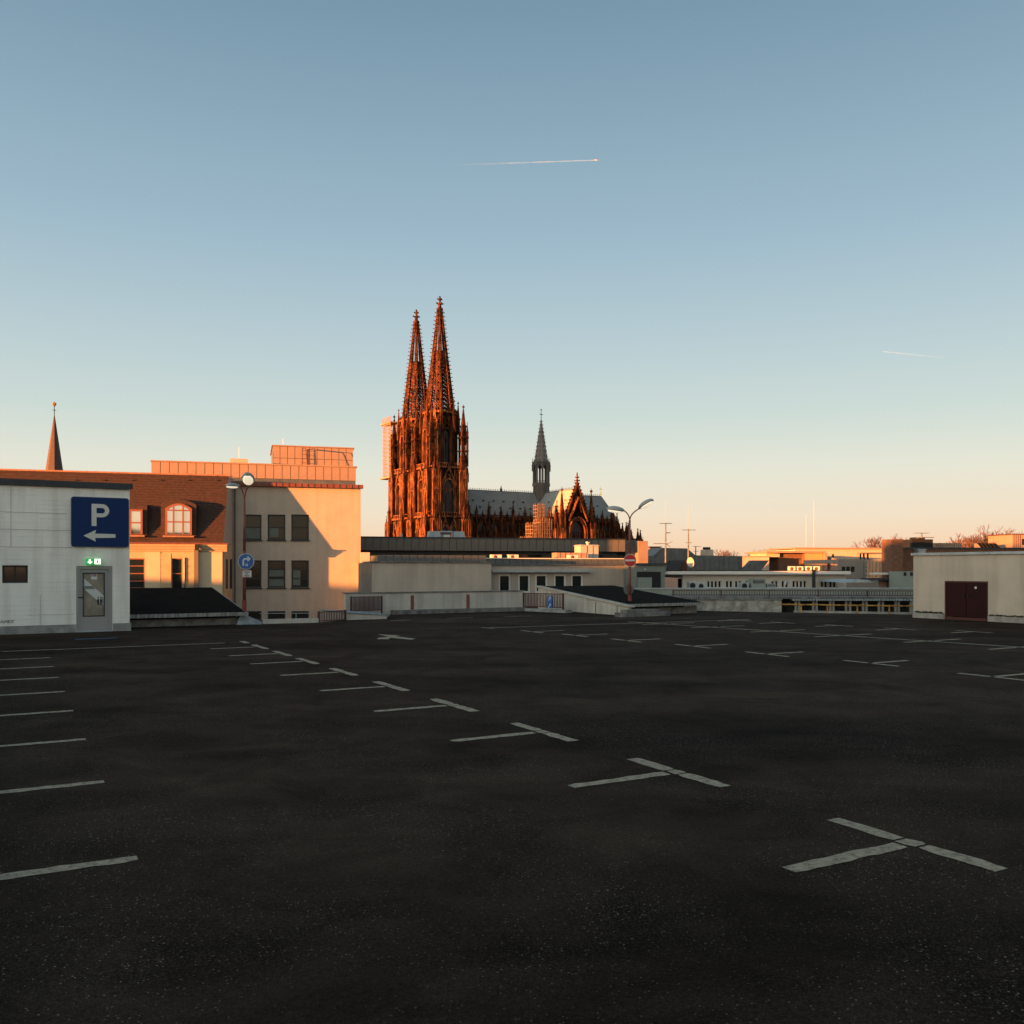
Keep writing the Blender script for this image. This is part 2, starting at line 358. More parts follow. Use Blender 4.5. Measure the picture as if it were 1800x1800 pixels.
TU = [4.15, 6.67, 9.08, 11.47, 13.82, 16.15, 18.40, 20.35, 22.35]
NUM = ['nearest', 'second', 'third', 'fourth', 'fifth', 'sixth', 'seventh', 'eighth', 'ninth', 'tenth']
def marking(name, label, group, strokes):
    c = Vector((0, 0)); k = 0
    for a, b, w in strokes: c += Vector((a[0] + b[0], a[1] + b[1])); k += 2
    c /= k
    e = bpy.data.objects.new(name, None); COL.objects.link(e); e.location = (c.x, c.y, 0); tag(e, label, 'road marking', group)
    for nm, (a, b, w) in zip(['bar', 'bar', 'bar', 'bar', 'bar', 'bar'], strokes):
        mb = MB(); rag_strip(mb, (a[0] - c.x, a[1] - c.y), (b[0] - c.x, b[1] - c.y), w); mb.build(nm, PAINT, e)
    return e
for i, u in enumerate(TU):
    v = 5.5; p = lambda uu, vv: UV(uu, vv)
    marking('bay_marking', 'worn white T mark on the asphalt, %s from the camera in the middle row' % NUM[i], 'T marks of the middle row',
            [(p(u + .10, v), p(u + .68, v), .15), (p(u - .075, v + .0), p(u + .075, v), .145), (p(u - .66, v), p(u - .10, v), .15), (p(u, v - 1.17), p(u, v - .11), .13)])
for i, u in enumerate([6.42, 8.86, 11.17, 13.5, 15.67, 17.77, 19.8, 21.8]):
    marking('bay_line', 'short white bay line at the left edge of the deck, %s from the camera' % NUM[i], 'bay lines along the left edge',
            [(UV(u, -.5), UV(u, .78 + .02 * i), .12)])
marking('bay_line', 'long thin white line across the deck in front of the parking sign building', None, [(UV(23.95, .0), UV(23.95, 5.0), .11), (UV(24.3, 5.5), UV(23.6, 5.5), .145)])
right_T = [(1745, 1190), (1530, 1166), (1347, 1150), (1217, 1136), (1100, 1126), (1010, 1117), (935, 1110.5)]
ends = []
for i, (a, b) in enumerate(right_T):
    c = G(a, b)
    s0 = c - Vector((UX.x, UX.y, 0)) * .66; s1 = c + Vector((UX.x, UX.y, 0)) * .66; st = c + Vector((VX.x, VX.y, 0)) * 1.15
    cc = Vector((VX.x, VX.y, 0)) * .09
    marking('bay_marking', 'white T mark pointing right in the far row, %s from the right' % ['first', 'second', 'third', 'fourth', 'fifth', 'sixth', 'seventh'][i], 'T marks of the far row',
            [(s0, c - Vector((UX.x, UX.y, 0)) * .05, .13), (c + Vector((UX.x, UX.y, 0)) * .05, s1, .13), (c + cc, st, .12)])
marking('bay_line', 'long white line closing the far row of bays before the grey ramp', None, [(G(852, 1104), G(1318, 1089), .12), (G(846, 1103.2), G(868, 1104.6), .15)])
marking('bay_line', 'longest white line running between two rows of bays at the right', None, [(G(1104, 1093), G(1806, 1138.5), .13)])
for i, (a, b) in enumerate([(1176, 1096.3), (1263, 1101.8), (1368, 1109), (1483, 1117), (1640, 1126.3), (1790, 1138)]):
    c = G(a, b); w = Vector((VX.x, VX.y, 0)) * 1.15
    marking('bay_line', 'white cross stroke over the long line at the right, %s from the left' % NUM[i].replace('nearest', 'first'), 'cross strokes over the long line', [(c - w, c - w * .06, .12), (c + w * .06, c + w, .12)])
for i, (a, b) in enumerate([(1300, 1090.5), (1375, 1094.5), (1474, 1099.5), (1582, 1105.5), (1712, 1110.5)]):
    c = G(a, b); w = Vector((VX.x, VX.y, 0)); uu = Vector((UX.x, UX.y, 0))
    marking('bay_marking', 'faint white T mark near the maroon doors, %s from the left' % NUM[i].replace('nearest', 'first'), 'faint T marks before the far edge', [(c - uu * .6, c + uu * .6, .12), (c - w * 1.1, c - w * .08, .12)])
for i, (a, b, c, dd) in enumerate([(697, 1077, 740, 1078.5), (785, 1087, 832, 1086), (885, 1084, 935, 1083), (686, 1091, 722, 1090)]):
    marking('bay_line', ['short white stroke at the foot of the parapet wall', 'white stroke before the parapet with brown strips', 'white stroke left of the ramp railing', 'faint white stroke beside the concrete stub wall'][i], None, [(G(a, b), G(c, dd), .11)])
# the painted direction arrow
pts = [(663.5, 1115.0), (703.5, 1117.2), (693.5, 1118.7), (731, 1122.8), (722, 1124.8), (686.5, 1120.9), (682.5, 1123.9), (662, 1123.6), (666, 1121.0), (684, 1119.7)]
mb = MB(); w = [G(*q) for q in pts]; c = sum(w, Vector()) / len(w)
mb.add([(q.x - c.x, q.y - c.y, .004) for q in w], [tuple(range(len(w) - 1, -1, -1))])
o = mb.build('direction_arrow', PAINT); o.location = (c.x, c.y, 0); tag(o, 'white painted direction arrow pointing left on the asphalt', 'road marking')
mb = MB(); a = G(132, 1124.2); b = G(205, 1121.5); rag_strip(mb, (a.x - a.x, 0), (b.x - a.x, b.y - a.y), .22)
o = mb.build('blue_stroke', mat('blue_road_paint', (.03, .12, .24), .85, var=.5, scale=12)); o.location = (a.x, a.y, 0); tag(o, 'blue painted stroke on the asphalt in front of the grey door', 'road marking')

# ------------------------------------------------------------------ stair building with the parking sign
F = Frame(-11.76, 28.0, 60.8)
sb = F.root('stair_building', 'white board-marked concrete stair building with dark coping at the left', 'building')
HT = 4.40
dx0, dx1 = F.x(134), F.x(197.5); dz1 = F.z(165, 995)
wx0, wx1 = F.x(4), F.x(49); wz0, wz1 = F.z(26, 1025), F.z(26, 993.7)
w = MB(); dep = 3.6; L0 = -34
w.box(L0, wx0, 0, .3, 0, HT); w.box(wx0, wx1, 0, .3, 0, wz0); w.box(wx0, wx1, 0, .3, wz1, HT); w.box(wx1, dx0, 0, .3, 0, HT)
w.box(dx0, dx1, 0, .3, dz1, HT); w.box(dx1, 0, 0, .3, 0, HT); w.box(-.3, 0, .3, dep, 0, HT); w.box(L0, -.3, dep - .3, dep, 0, HT); w.box(L0, L0 + .3, .3, dep - .3, 0, HT)
w.box(L0 + .3, -.3, .3, dep - .3, HT - .3, HT - .05)
w.build('wall', M_white, sb)
c = MB(); c.box(L0 - .1, .08, -.09, dep + .09, HT + .002, HT + .115); c.box(L0 - .1, .08, -.115, -.088, HT - .06, HT + .08); c.build('coping', M_coping, sb)
p = MB(); p.box(L0, dx0 - .01, -.035, -.003, 0, .24); p.box(dx1 + .01, .035, -.035, -.003, 0, .24); p.build('plinth', M_conc, sb)
# formwork joints: thin recessed-looking arrises proud by a hair
j = MB()
for (a, b, y) in [(0, 118, 901), (0, 130, 931), (0, 125, 961.5), (50, 130, 1081)]: j.box(F.x(a), F.x(b), -.012, .02, F.z(60, y) - .008, F.z(60, y) + .008)
for (x_, y0, y1) in [(19, 855, 961), (71, 1046, 1100)]: j.box(F.x(x_) - .008, F.x(x_) + .008, -.011, .02, F.z(x_, y1), F.z(x_, y0))
j.build('formwork_joint', mat('joint', (.50, .51, .50), .9), sb)
wi = MB(); wi.box(wx0, wx1, .22, .27, wz0, wz1); wo = wi.build('window', M_glass, sb)
wf = MB(); wf.box(wx0, wx1, .17, .23, wz0, wz0 + .05); wf.box(wx0, wx1, .17, .23, wz1 - .05, wz1); wf.box(wx0, wx0 + .05, .17, .23, wz0 + .05, wz1 - .05); wf.box(wx1 - .05, wx1, .17, .23, wz0 + .05, wz1 - .05); wf.box((wx0 + wx1) / 2 - .02, (wx0 + wx1) / 2 + .02, .17, .23, wz0 + .05, wz1 - .05); wf.build('frame', M_frame_b, wo)
# door
fr = MB(); t = .09
fr.box(dx0, dx0 + t, .02, .12, 0, dz1); fr.box(dx1 - t, dx1, .02, .12, 0, dz1); fr.box(dx0 + t, dx1 - t, .02, .12, dz1 - t, dz1)
fro = fr.build('door_frame', M_doorg, sb)
gx0, gx1 = F.x(145, .1), F.x(184, .1); gz1 = F.z(165, 1006.5, .1); gz0 = F.z(165, 1083.5, .1)
lf = MB(); lf.box(dx0 + t, gx0, .06, .11, .03, dz1 - t); lf.box(gx1, dx1 - t, .06, .11, .03, dz1 - t); lf.box(gx0, gx1, .06, .11, .03, gz0); lf.box(gx0, gx1, .06, .11, gz1, dz1 - t)
leaf = lf.build('door', M_doorg, sb)
bd = MB(); s_ = .03
bd.box(gx0, gx0 + s_, .045, .06, gz0, gz1); bd.box(gx1 - s_, gx1, .045, .06, gz0, gz1); bd.box(gx0 + s_, gx1 - s_, .045, .06, gz0, gz0 + s_); bd.box(gx0 + s_, gx1 - s_, .045, .06, gz1 - s_, gz1); bd.build('glazing_bead', M_coping, leaf)
gl = MB(); gl.box(gx0, gx1, .085, .09, gz0, gz1); gl.build('pane', mat('door_glass', (.26, .235, .19), .25, var=.4, scale=1.6, spec=.5), leaf)
hd = MB(); hx = F.x(138); hz = F.z(138, 1050); hd.bar((hx, .06, hz), (hx, .0, hz), .014); hd.bar((hx, .0, hz), (hx + .13, .0, hz), .013); hd.box(hx - .03, hx + .03, .05, .06, hz - .12, hz + .06); hd.build('handle', M_black, leaf)
th = MB(); th.box(dx0, dx1, -.06, .30, 0, .035); th.build('threshold', M_zincl, sb)
# notices stuck on the door pane
po = MB(); q = [F.at(146.5, 1016, .084), F.at(146.5, 1034.5, .084), F.at(182.5, 1065, .084), F.at(182.5, 1047, .084)]
po.extr(q, .080, .083); nt_ = po.build('door_notice', mat('paper_white', (.55, .57, .56), .7), None)
nt_.matrix_world = sb.matrix_basis.copy() if False else Matrix.Translation(F.o) @ Matrix.Rotation(R(90 - F.h), 4, 'Z'); tag(nt_, 'white diagonal notice stuck across the glass of the grey door', 'notice')
tm = MB()
for k in range(3):
    a_ = F.at(148, 1031 + 2.0 * k, .079); b_ = F.at(167 - 4 * (2 - k) * .4, 1031 + 2.0 * k, .079); tm.box(a_[0], b_[0], .077, .0785, a_[1] - .012, a_[1] + .008)
for k, xx in enumerate((172.5, 177.5)):
    a_ = F.at(xx, 1052, .079); tm.box(a_[0] - .030, a_[0] + .030, .077, .0785, a_[1] - .13, a_[1] - .02); tm.box(a_[0] - .018, a_[0] + .018, .0765, .0785, a_[1] - .0, a_[1] + .05); tm.box(a_[0] - .02, a_[0] + .02, .0768, .0785, a_[1] - .19, a_[1] - .135)
a_ = F.at(181, 1057, .079); tm.box(a_[0] - .012, a_[0] + .004, .0768, .0785, a_[1] - .12, a_[1] + .12)
tm.build('print', M_ink, nt_, kind='stuff')
ec = MB(); a_ = F.at(160, 1006.5, .08); b_ = F.at(170.5, 1018.5, .08); ec.box(a_[0], b_[0], .079, .083, b_[1], a_[1]); eo = ec.build('door_sticker', mat('sticker_white', (.6, .6, .58), .6)); eo.matrix_world = nt_.matrix_world.copy(); tag(eo, 'small white card-payment sticker at the top of the door glass', 'sticker')
cx = (a_[0] + b_[0]) / 2; cz = a_[1] - .075
e1 = MB(); e1.box(cx - .065, cx - .005, .076, .0785, cz - .045, cz + .045); e1.build('print', M_blue2, eo)
e2 = MB(); e2.box(cx + .002, cx + .065, .076, .0785, cz - .045, cz + .045); e2.build('print', M_red, eo)
e3 = MB()
for zz in (-.03, 0, .03): e3.box(cx - .045, cx - .012, .074, .0758, cz + zz - .006, cz + zz + .006)
e3.box(cx - .048, cx - .038, .074, .0757, cz - .036, cz + .036); e3.box(cx + .015, cx + .025, .074, .0758, cz - .03, cz + .03); e3.box(cx + .025, cx + .05, .074, .0757, cz + .024, cz + .034); e3.box(cx + .025, cx + .05, .074, .0757, cz - .034, cz - .024); e3.build('print', M_signw, eo, kind='stuff')
# parking sign
def rrect(x0, x1, z0, z1, r, n=5):
    o = []
    for cx_, cz_, a0 in ((x1 - r, z0 + r, -90), (x1 - r, z1 - r, 0), (x0 + r, z1 - r, 90), (x0 + r, z0 + r, 180)):
        for i in range(n + 1): t_ = R(a0 + 90 * i / n); o.append((cx_ + r * math.cos(t_), cz_ + r * math.sin(t_)))
    return o
px0, px1 = F.x(125.2), F.x(225.3); pz1 = F.z(175, 875.3); pz0 = F.z(175, 960.8)
MF = Matrix.Translation(F.o) @ Matrix.Rotation(R(90 - F.h), 4, 'Z')
s = MB(); s.extr(rrect(px0, px1, pz0, pz1, .07), -.10, -.03); ps = s.build('parking_sign', M_blue); ps.matrix_world = MF
tag(ps, 'large blue parking sign with a white P and arrow on the white building', 'sign')
s = MB(); s.extr(rrect(px0 - .012, px1 + .012, pz0 - .012, pz1 + .012, .08), -.095, -.04); s.build('rim', mat('sign_rim', (.05, .08, .16), .4), ps)
# the P: stem and bowl
a_ = F.at(161, 924.5, -.11); b_ = F.at(192, 886.5, -.11); x0, z0, x1, z1 = a_[0], a_[1], b_[0], b_[1]
sw = .135; bowl = (z1 - z0) * .60; s = MB(); s.box(x0, x0 + sw, -.112, -.1005, z0, z1)
ro = bowl / 2; ri = ro - .118; cxp = x1 - ro; czp = z1 - ro; arc = [(R(90 - 180 * i / 14)) for i in range(15)]
vs = [(cxp + ro * math.cos(t_), -.112, czp + ro * math.sin(t_)) for t_ in arc] + [(cxp + ri * math.cos(t_), -.112, czp + ri * math.sin(t_)) for t_ in arc]
s.add(vs, [(i, 15 + i, 16 + i, i + 1) for i in range(14)])
s.box(x0 + sw, cxp, -.112, -.1005, z1 - .118, z1); s.box(x0 + sw, cxp, -.112, -.1005, czp - ro, czp - ro + .118)
s.build('letter_P', M_signw, ps)
s = MB(); A = lambda a, b: F.at(a, b, -.11)
s.extr([A(146.8, 941.5), A(168.5, 952.0), A(167.2, 945.6), A(203, 945.2), A(203, 938.9), A(167.2, 938.0), A(168.8, 931.5)], -.112, -.1005); s.build('arrow', M_signw, ps)
# lit emergency exit sign
a_ = F.at(150.8, 992.4, -.1); b_ = F.at(178, 981.8, -.1)
s = MB(); s.box(a_[0], b_[0], -.14, -.002, a_[1], b_[1]); ex = s.build('exit_sign', mat('exit_green', (.01, .16, .05), .4, emit=(.01, .20, .05), estr=.35)); ex.matrix_world = MF
tag(ex, 'small lit green emergency exit sign with arrow above the grey door', 'sign')
MW = mat('exit_white', (.7, .7, .62), .5, emit=(1, .95, .75), estr=.5)
s = MB(); s.extr([A(157.8, 991.0), A(162.6, 987.6), A(159.4, 987.6), A(159.4, 983.3), A(156.2, 983.3), A(156.2, 987.6), A(153.2, 987.6)], -.146, -.1405); s.build('arrow', MW, ex)
s = MB(); m0 = A(166.2, 991.6); m1 = A(176.8, 982.6); s.box(m0[0], m1[0], -.146, -.1405, m0[1], m1[1]); s.build('panel', MW, ex)
GR = mat('exit_figure', (.01, .12, .04), .5)
s = MB(); f_ = lambda a, b, r=.012: s.bar((A(*a)[0], -.149, A(*a)[1]), (A(*b)[0], -.149, A(*b)[1]), r, 5)
f_((171.5, 985), (171.2, 988), .018); f_((171.2, 988), (173.6, 991)); f_((171.2, 988), (169.2, 990.4)); f_((169.2, 990.4), (167.4, 990.2)); f_((171.5, 985.4), (174.6, 987)); f_((171.5, 985.4), (168.6, 986.6)); f_((172.2, 983.4), (172.3, 984.3), .022); s.build('running_figure', GR, ex)
o = text_mesh('YAMEZ', .12, .001, 'graffiti', M_ink, sb, (F.x(9.5), -.006, F.z(9, 1093.3)), 1.15, (90, 0, 0)); o['label'] = 'small scrawled graffiti letters'

# ------------------------------------------------------------------ ramp housings with black felt roofs
def ramp_housing(fr, label, W, Lg, z0, z1, sidewall):
    r = fr.root('ramp_housing', label, 'ramp roof', 'sloping ramp roofs')
    th_ = .10
    m = MB(); m.hexa([(0, .02, z0 - th_), (W, .02, z0 - th_), (W, Lg, z1 - th_), (0, Lg, z1 - th_), (0, .02, z0 - .004), (W, .02, z0 - .004), (W, Lg, z1 - .004), (0, Lg, z1 - .004)]); m.build('roof_slab', M_conc, r)
    m = MB(); m.hexa([(.06, .05, z0 - .003), (W - .06, .05, z0 - .003), (W - .06, Lg - .05, z1 - .003), (.06, Lg - .05, z1 - .003), (.06, .05, z0 + .012), (W - .06, .05, z0 + .012), (W - .06, Lg - .05, z1 + .012), (.06, Lg - .05, z1 + .012)]); m.build('roofing_felt', M_felt, r)
    m = MB(); m.box(-.03, W + .03, -.03, .018, z0 - th_ - .02, z0 + .0); m.build('roof_edge', mat('weathered_edge', (.26, .255, .24), .9, var=.6, scale=5, vec=(3, 1, .4)), r)
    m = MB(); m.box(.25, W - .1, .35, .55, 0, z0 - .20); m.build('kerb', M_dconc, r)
    m = MB(); m.box(.25, W - .1, 1.2, 1.25, -1.5, z0 - .06); m.build('shade_sheet', M_dark, r)  # near-black sheet standing in for the shade under the roof
    return r
Fl = Frame(pz(435, 31)[0] - VX.x * 6.5, 31 - VX.y * 6.5, HG)
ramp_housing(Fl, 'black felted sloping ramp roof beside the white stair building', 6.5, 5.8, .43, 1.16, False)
Fr = Frame(pz(1103, 37)[0], 37, HG)
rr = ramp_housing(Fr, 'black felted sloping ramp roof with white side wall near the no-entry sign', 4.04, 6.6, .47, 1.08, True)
m = MB(); m.hexa([(-.10, -.2, -1.2), (.04, -.2, -1.2), (.04, 6.9, -1.2), (-.10, 6.9, -1.2), (-.10, -.2, .34), (.04, -.2, .34), (.04, 6.9, 1.02), (-.10, 6.9, 1.02)]); 
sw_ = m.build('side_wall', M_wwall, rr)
m = MB(); m.hexa([(-.17, -.35, .35), (.10, -.35, .35), (.10, 6.95, 1.03), (-.17, 6.95, 1.03), (-.17, -.35, .42), (.10, -.35, .42), (.10, 6.95, 1.11), (-.17, 6.95, 1.11)]); m.build('coping', mat('pale_coping', (.42, .38, .34), .85, var=.2, scale=3), rr)
m = MB(); m.box(-.112, -.098, 2.1, 2.13, -.3, .5); m.box(-.112, -.098, .55, .58, -.3, .38); m.build('wall_joint', M_frame_b, rr)
# stepped concrete foot in front of the right housing
m = MB(); m.box(-.9, 1.5, -.9, -.35, 0, .16); m.box(-.6, 1.1, -.75, -.35, .162, .27); o = m.build('kerb_stub', M_dconc); o.matrix_world = Matrix.Translation(Fr.o) @ Matrix.Rotation(R(90 - HG), 4, 'Z'); tag(o, 'weathered stepped concrete kerb at the foot of the right ramp roof', 'kerb')

# ------------------------------------------------------------------ central parapet, gate, railings, stubs
W = Frame(-6.79, 37.2, HG)
pr = W.root('parapet_wall', 'low white parapet wall with brown vertical strips before the beige house', 'wall')
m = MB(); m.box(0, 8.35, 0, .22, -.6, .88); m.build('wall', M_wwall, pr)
m = MB(); m.box(-.06, 8.42, -.05, .27, .882, .93); m.build('coping', M_dconc, pr)
m = MB(); m.box(1.95, 8.3, -.35, -.003, 0, .17); m.build('kerb', M_dconc, pr)
for a in (724.5, 822.5):
    x_ = W.x(a); m = MB(); m.box(x_ - .07, x_ + .07, -.03, -.003, .172, .78); m.build('strip', M_post, pr)
def railing(name, label, pts, z0, z1, n, r=.012, post_every=None, posts=True, mtl=None, lift=None, group=None):
    """posts, rails and upright bars, each a part, along the ground points pts (world)"""
    mtl = mtl or M_rail; a = Vector(pts[0]); b = Vector(pts[1]); dd = b - a; Lr = dd.length
    e = bpy.data.objects.new(name, None); COL.objects.link(e); e.location = (a.x, a.y, 0); e.rotation_euler = (0, 0, math.atan2(dd.y, dd.x)); tag(e, label, 'railing', group)
    for zz in (z0 + .05, z1): q = MB(); q.box(0, Lr, -.016, .016, zz - .018, zz + .018); q.build('rail', mtl, e)
    q = MB(); q.box(-r, r, -r, r, z0 + .07, z1 - .02); first = None
    for i in range(n):
        x_ = (i + .5) * Lr / n
        if first is None: first = q.build('bar', mtl, e); first.location = (x_, 0, 0)
        else: inst(first, e, (x_, 0, 0), 'bar')
    k = max(1, int(round(Lr / (post_every or Lr))))
    q = MB(); q.box(-.028, .028, -.03, .03, z0 - .12, z1 + .03); fp = None
    for i in range(k + 1):
        if fp is None: fp = q.build('post', mtl, e)
        else: inst(fp, e, (i * Lr / k, 0, 0), 'post')
    return e
g0 = W.world(W.x(617, -.5), -.5); g1 = W.world(W.x(671, -.5), -.5)
railing('gate', 'oxide red barred gate leaning on the left end of the parapet wall', (g0, g1), .16, .76, 24, .014)
S = Frame(pz(608, 33.8)[0], 33.8, HG)
st = S.root('stub_wall', 'white stub wall with grey metal capping left of the barred gate', 'wall')
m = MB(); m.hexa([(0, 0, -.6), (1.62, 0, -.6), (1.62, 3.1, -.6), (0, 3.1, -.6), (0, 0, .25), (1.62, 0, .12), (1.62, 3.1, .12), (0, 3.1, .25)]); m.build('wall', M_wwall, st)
m = MB(); m.hexa([(-.04, -.05, .253), (1.72, -.05, .122), (1.72, 3.12, .122), (-.04, 3.12, .253), (-.04, -.05, .295), (1.72, -.05, .165), (1.72, 3.12, .165), (-.04, 3.12, .295)]); m.build('capping', mat('lead_capping', (.20, .235, .26), .6, var=.3, scale=6), st)
a = Vector((*pz(560, 32.4), 0)); b = Vector((*pz(607, 33.6), 0))
railing('low_fence', 'oxide red barred fence at the deck edge below the office windows', (a, b), -.02, .36, 16, .014)
k0 = Vector((*pz(462, 31.4), 0)); k1 = Vector((*pz(560, 32.2), 0)); dk = k1 - k0
KF = Frame(k0.x, k0.y, 90 - math.degrees(math.atan2(dk.y, dk.x)))
kb = KF.root('edge_kerb', 'low white kerb along the deck edge under the office windows', 'kerb')
m = MB(); m.box(0, dk.length, 0, .25, 0, .15); m.build('kerb', M_wwall, kb)
m = MB(); m.bar((-.1, .1, .36), (dk.length, .1, .33), .012); m.build('rail', M_grey, kb)
m = MB(); m.bar((dk.length * .6, .1, .152), (dk.length * .6, .1, .35), .012); m.build('post', M_grey, kb)
m = MB(); m.hexa([(-.9, -.15, 0), (-.05, -.15, 0), (-.05, .5, 0), (-.9, .5, 0), (-.75, -.05, .34), (-.1, .0, .12), (-.1, .4, .12), (-.75, .4, .40)]); m.build('lead_flashing', mat('lead_flash', (.24, .27, .29), .6, var=.4, scale=6), kb)
e1_ = W.world(8.38, 0); e2_ = Vector((*pz(990, 39.6), 0))
railing('ramp_railing', 'oxide red barred railing before the white ramp side wall', (e1_, e2_), .16, .80, 26, .013)
m = MB(); dd = e2_ - e1_; 
CF = Frame(e1_.x, e1_.y, 90 - math.degrees(math.atan2(dd.y, dd.x)))
m.box(-.3, dd.length + .35, -.25, .2, 0, .12); o = m.build('ramp_kerb', M_conc); o.matrix_world = Matrix.Translation(CF.o) @ Matrix.Rotation(R(90 - CF.h), 4, 'Z'); tag(o, 'grey capped kerb under the barred ramp railing', 'kerb')
# little blue parking plate on that railing
x0 = CF.x(962.5, -.06); x1 = CF.x(971, -.06); z0 = CF.z(966, 1069, -.06); z1 = CF.z(966, 1048, -.06)
m = MB(); m.box(x0, x1 , -.075, -.04, z0, z1); o = m.build('small_parking_plate', M_blue2); o.matrix_world = Matrix.Translation(CF.o) @ Matrix.Rotation(R(90 - CF.h), 4, 'Z'); tag(o, 'small upright blue parking plate on the ramp railing', 'sign')
text_mesh('P', .26, .002, 'letter_P', M_signw, o, ((x0 + x1) / 2, -.079, z1 - .13), 1.0)
m = MB(); xm = (x0 + x1) / 2; m.bar((xm + .03, -.079, z0 + .20), (xm + .03, -.079, z0 + .10), .035, 6); m.bar((xm - .02, -.079, z0 + .10), (xm - .08, -.079, z0 + .01), .02, 5); m.build('figure', M_signw, o)

# ------------------------------------------------------------------ twin-headed lamp posts and their signs
M_lens = mat('lamp_lens', (.75, .7, .6), .25, emit=(1.0, .84, .60), estr=.16)
M_lamp = mat('lamp_housing', (.30, .33, .34), .5, var=.2, scale=9)
def lamp_head(parent, c, d, size, lit=True):
    """oval luminaire: c the neck end, d the direction it points (unit)"""
    d = Vector(d).normalized(); side = d.cross(Vector((0, 0, 1))).normalized(); up = side.cross(d).normalized()
    hs = MB(); n = 12; prof = [(0, .06), (.10, .17), (.35, .26), (.62, .26), (.85, .18), (.95, .05)]
    vs = []
    for t_, r_ in prof:
        for i in range(n):
            a_ = 2 * math.pi * i / n; uz = math.sin(a_); uz = uz if uz > 0 else uz * .42
            vs.append(Vector(c) + d * (t_ * size) + side * (r_ * 1.05 * size * math.cos(a_)) + up * (r_ * .75 * size * uz))
    fs = [(k * n + i, k * n + (i + 1) % n, (k + 1) * n + (i + 1) % n, (k + 1) * n + i) for k in range(len(prof) - 1) for i in range(n)] + [tuple(range(n - 1, -1, -1)), tuple(range((len(prof) - 1) * n, len(prof) * n))]
    hs.add(vs, fs); h = hs.build('lamp_head', M_lamp, parent, smooth=True)
    ls = MB(); vs = []; pf = [(.16, .12), (.35, .215), (.62, .22), (.86, .13)]
    for t_, r_ in pf:
        for i in range(n):
            a_ = 2 * math.pi * i / n; uz = math.sin(a_); uz = uz * .25 if uz > 0 else uz * .62
            vs.append(Vector(c) + d * (t_ * size) + side * (r_ * size * math.cos(a_)) + up * (r_ * .75 * size * uz - .06 * size))
    ls.add(vs, [(k * n + i, k * n + (i + 1) % n, (k + 1) * n + (i + 1) % n, (k + 1) * n + i) for k in range(3) for i in range(n)] + [tuple(range(n - 1, -1, -1)), tuple(range(3 * n, 4 * n))])
    ls.build('lens', M_lens, h, smooth=True)
def lamp(label, px, Y, ybase, yfork, heads):
    b = P(px, ybase, Y); e = bpy.data.objects.new('lamp_post', None); COL.objects.link(e); e.location = b; tag(e, label, 'street lamp', 'twin lamp posts')
    H_ = P(px, yfork, Y).z - b.z; Mp = M_post
    m = MB(); m.bar((0, 0, 0), (0, 0, .38), .075, 10); m.build('base_sleeve', mat('red_sleeve', (.20, .035, .025), .5), e)
    m = MB(); m.bar((0, 0, .38), (0, 0, H_ * .55), .058, 10, .052); m.bar((0, 0, H_ * .55), (0, 0, H_), .046, 10, .040); m.build('pole', Mp, e, smooth=True)
    for hx, hy, dirv, size in heads:
        tip = P(hx, hy, Y) - b; tip.y += dirv[1] * .25; a0 = Vector((0, 0, H_ - .05)); pts = []
        for i in range(9):
            t_ = i / 8; p1 = a0 + Vector((0, 0, (tip.z - a0.z) * .62))
            pts.append(a0 * (1 - t_) ** 2 + p1 * 2 * t_ * (1 - t_) + tip * t_ * t_)
        m = MB(); m.tube(pts, .026, 8); m.build('arm', Mp, e, smooth=True); lamp_head(e, tip, dirv, size)
    return e
lamp('twin-headed lamp post on the left ramp roof, arrow sign on its pole', 429.5, 31.2, 1074, 882, [(423, 855, (-.5, -.3, .0), .52), (441, 853, (.22, -1.0, .45), .78)])
lamp('twin-headed lamp post on the right ramp roof behind the no-entry sign', 1107, 38.2, 1062, 914, [(1098, 898, (-.9, .15, .12), .80), (1122, 895, (.80, -.55, .52), .80)])
def disc_sign(name, label, px, py, Y, rad, m, rim):
    c = P(px, py, Y); e = bpy.data.objects.new(name, None); COL.objects.link(e); e.location = c; tag(e, label, 'sign')
    q = MB(); q.bar((0, .012, 0), (0, 0, 0), rad, 32); q.build('rim', rim, e)
    q = MB(); q.bar((0, -.001, 0), (0, -.008, 0), rad * .93, 32); q.build('face', m, e)
    q = MB(); q.box(-.03, .03, .013, .05, -.1, .1); q.build('bracket', M_grey, e)
    return e
ds = disc_sign('turn_sign', 'round blue sign with white right-turn arrow on the left lamp post', 432.5, 987, 31.05, .275, M_blue2, M_signw)
q = MB(); pts = [(-.07 + -.05, -.15), (-.07 - .05, .02)]
arc = [(-.02 + -.10 * math.cos(R(a)), .02 + .10 * math.sin(R(a))) for a in range(0, 91, 15)] + [(.08, .12)]
inn = [(-.02 + -.045 * math.cos(R(a)), .02 + .045 * math.sin(R(a))) for a in range(0, 91, 15)] + [(.08, .065)]
vs = [(-.12, -.010, -.15), (-.065, -.010, -.15)]; o_ = [(x_, -.010, z_) for x_, z_ in arc]; i_ = [(x_, -.010, z_) for x_, z_ in inn]
q.add([vs[0], vs[1], i_[0], o_[0]], [(0, 1, 2, 3)])
q.add(o_ + i_, [(len(o_) + k, len(o_) + k + 1, k + 1, k) for k in range(len(o_) - 1)])
q.add([(.07, -.010, .0), (.16, -.010, .093), (.07, -.010, .185), (.035, -.010, .16), (.10, -.010, .093), (.035, -.010, .03)], [(0, 1, 4, 5), (1, 2, 3, 4)])
q.build('arrow', M_signw, ds)
q = MB(); q.box(-.02, .065, -.010, -.0085, -.155, -.075); q.build('inset', M_signw, ds)
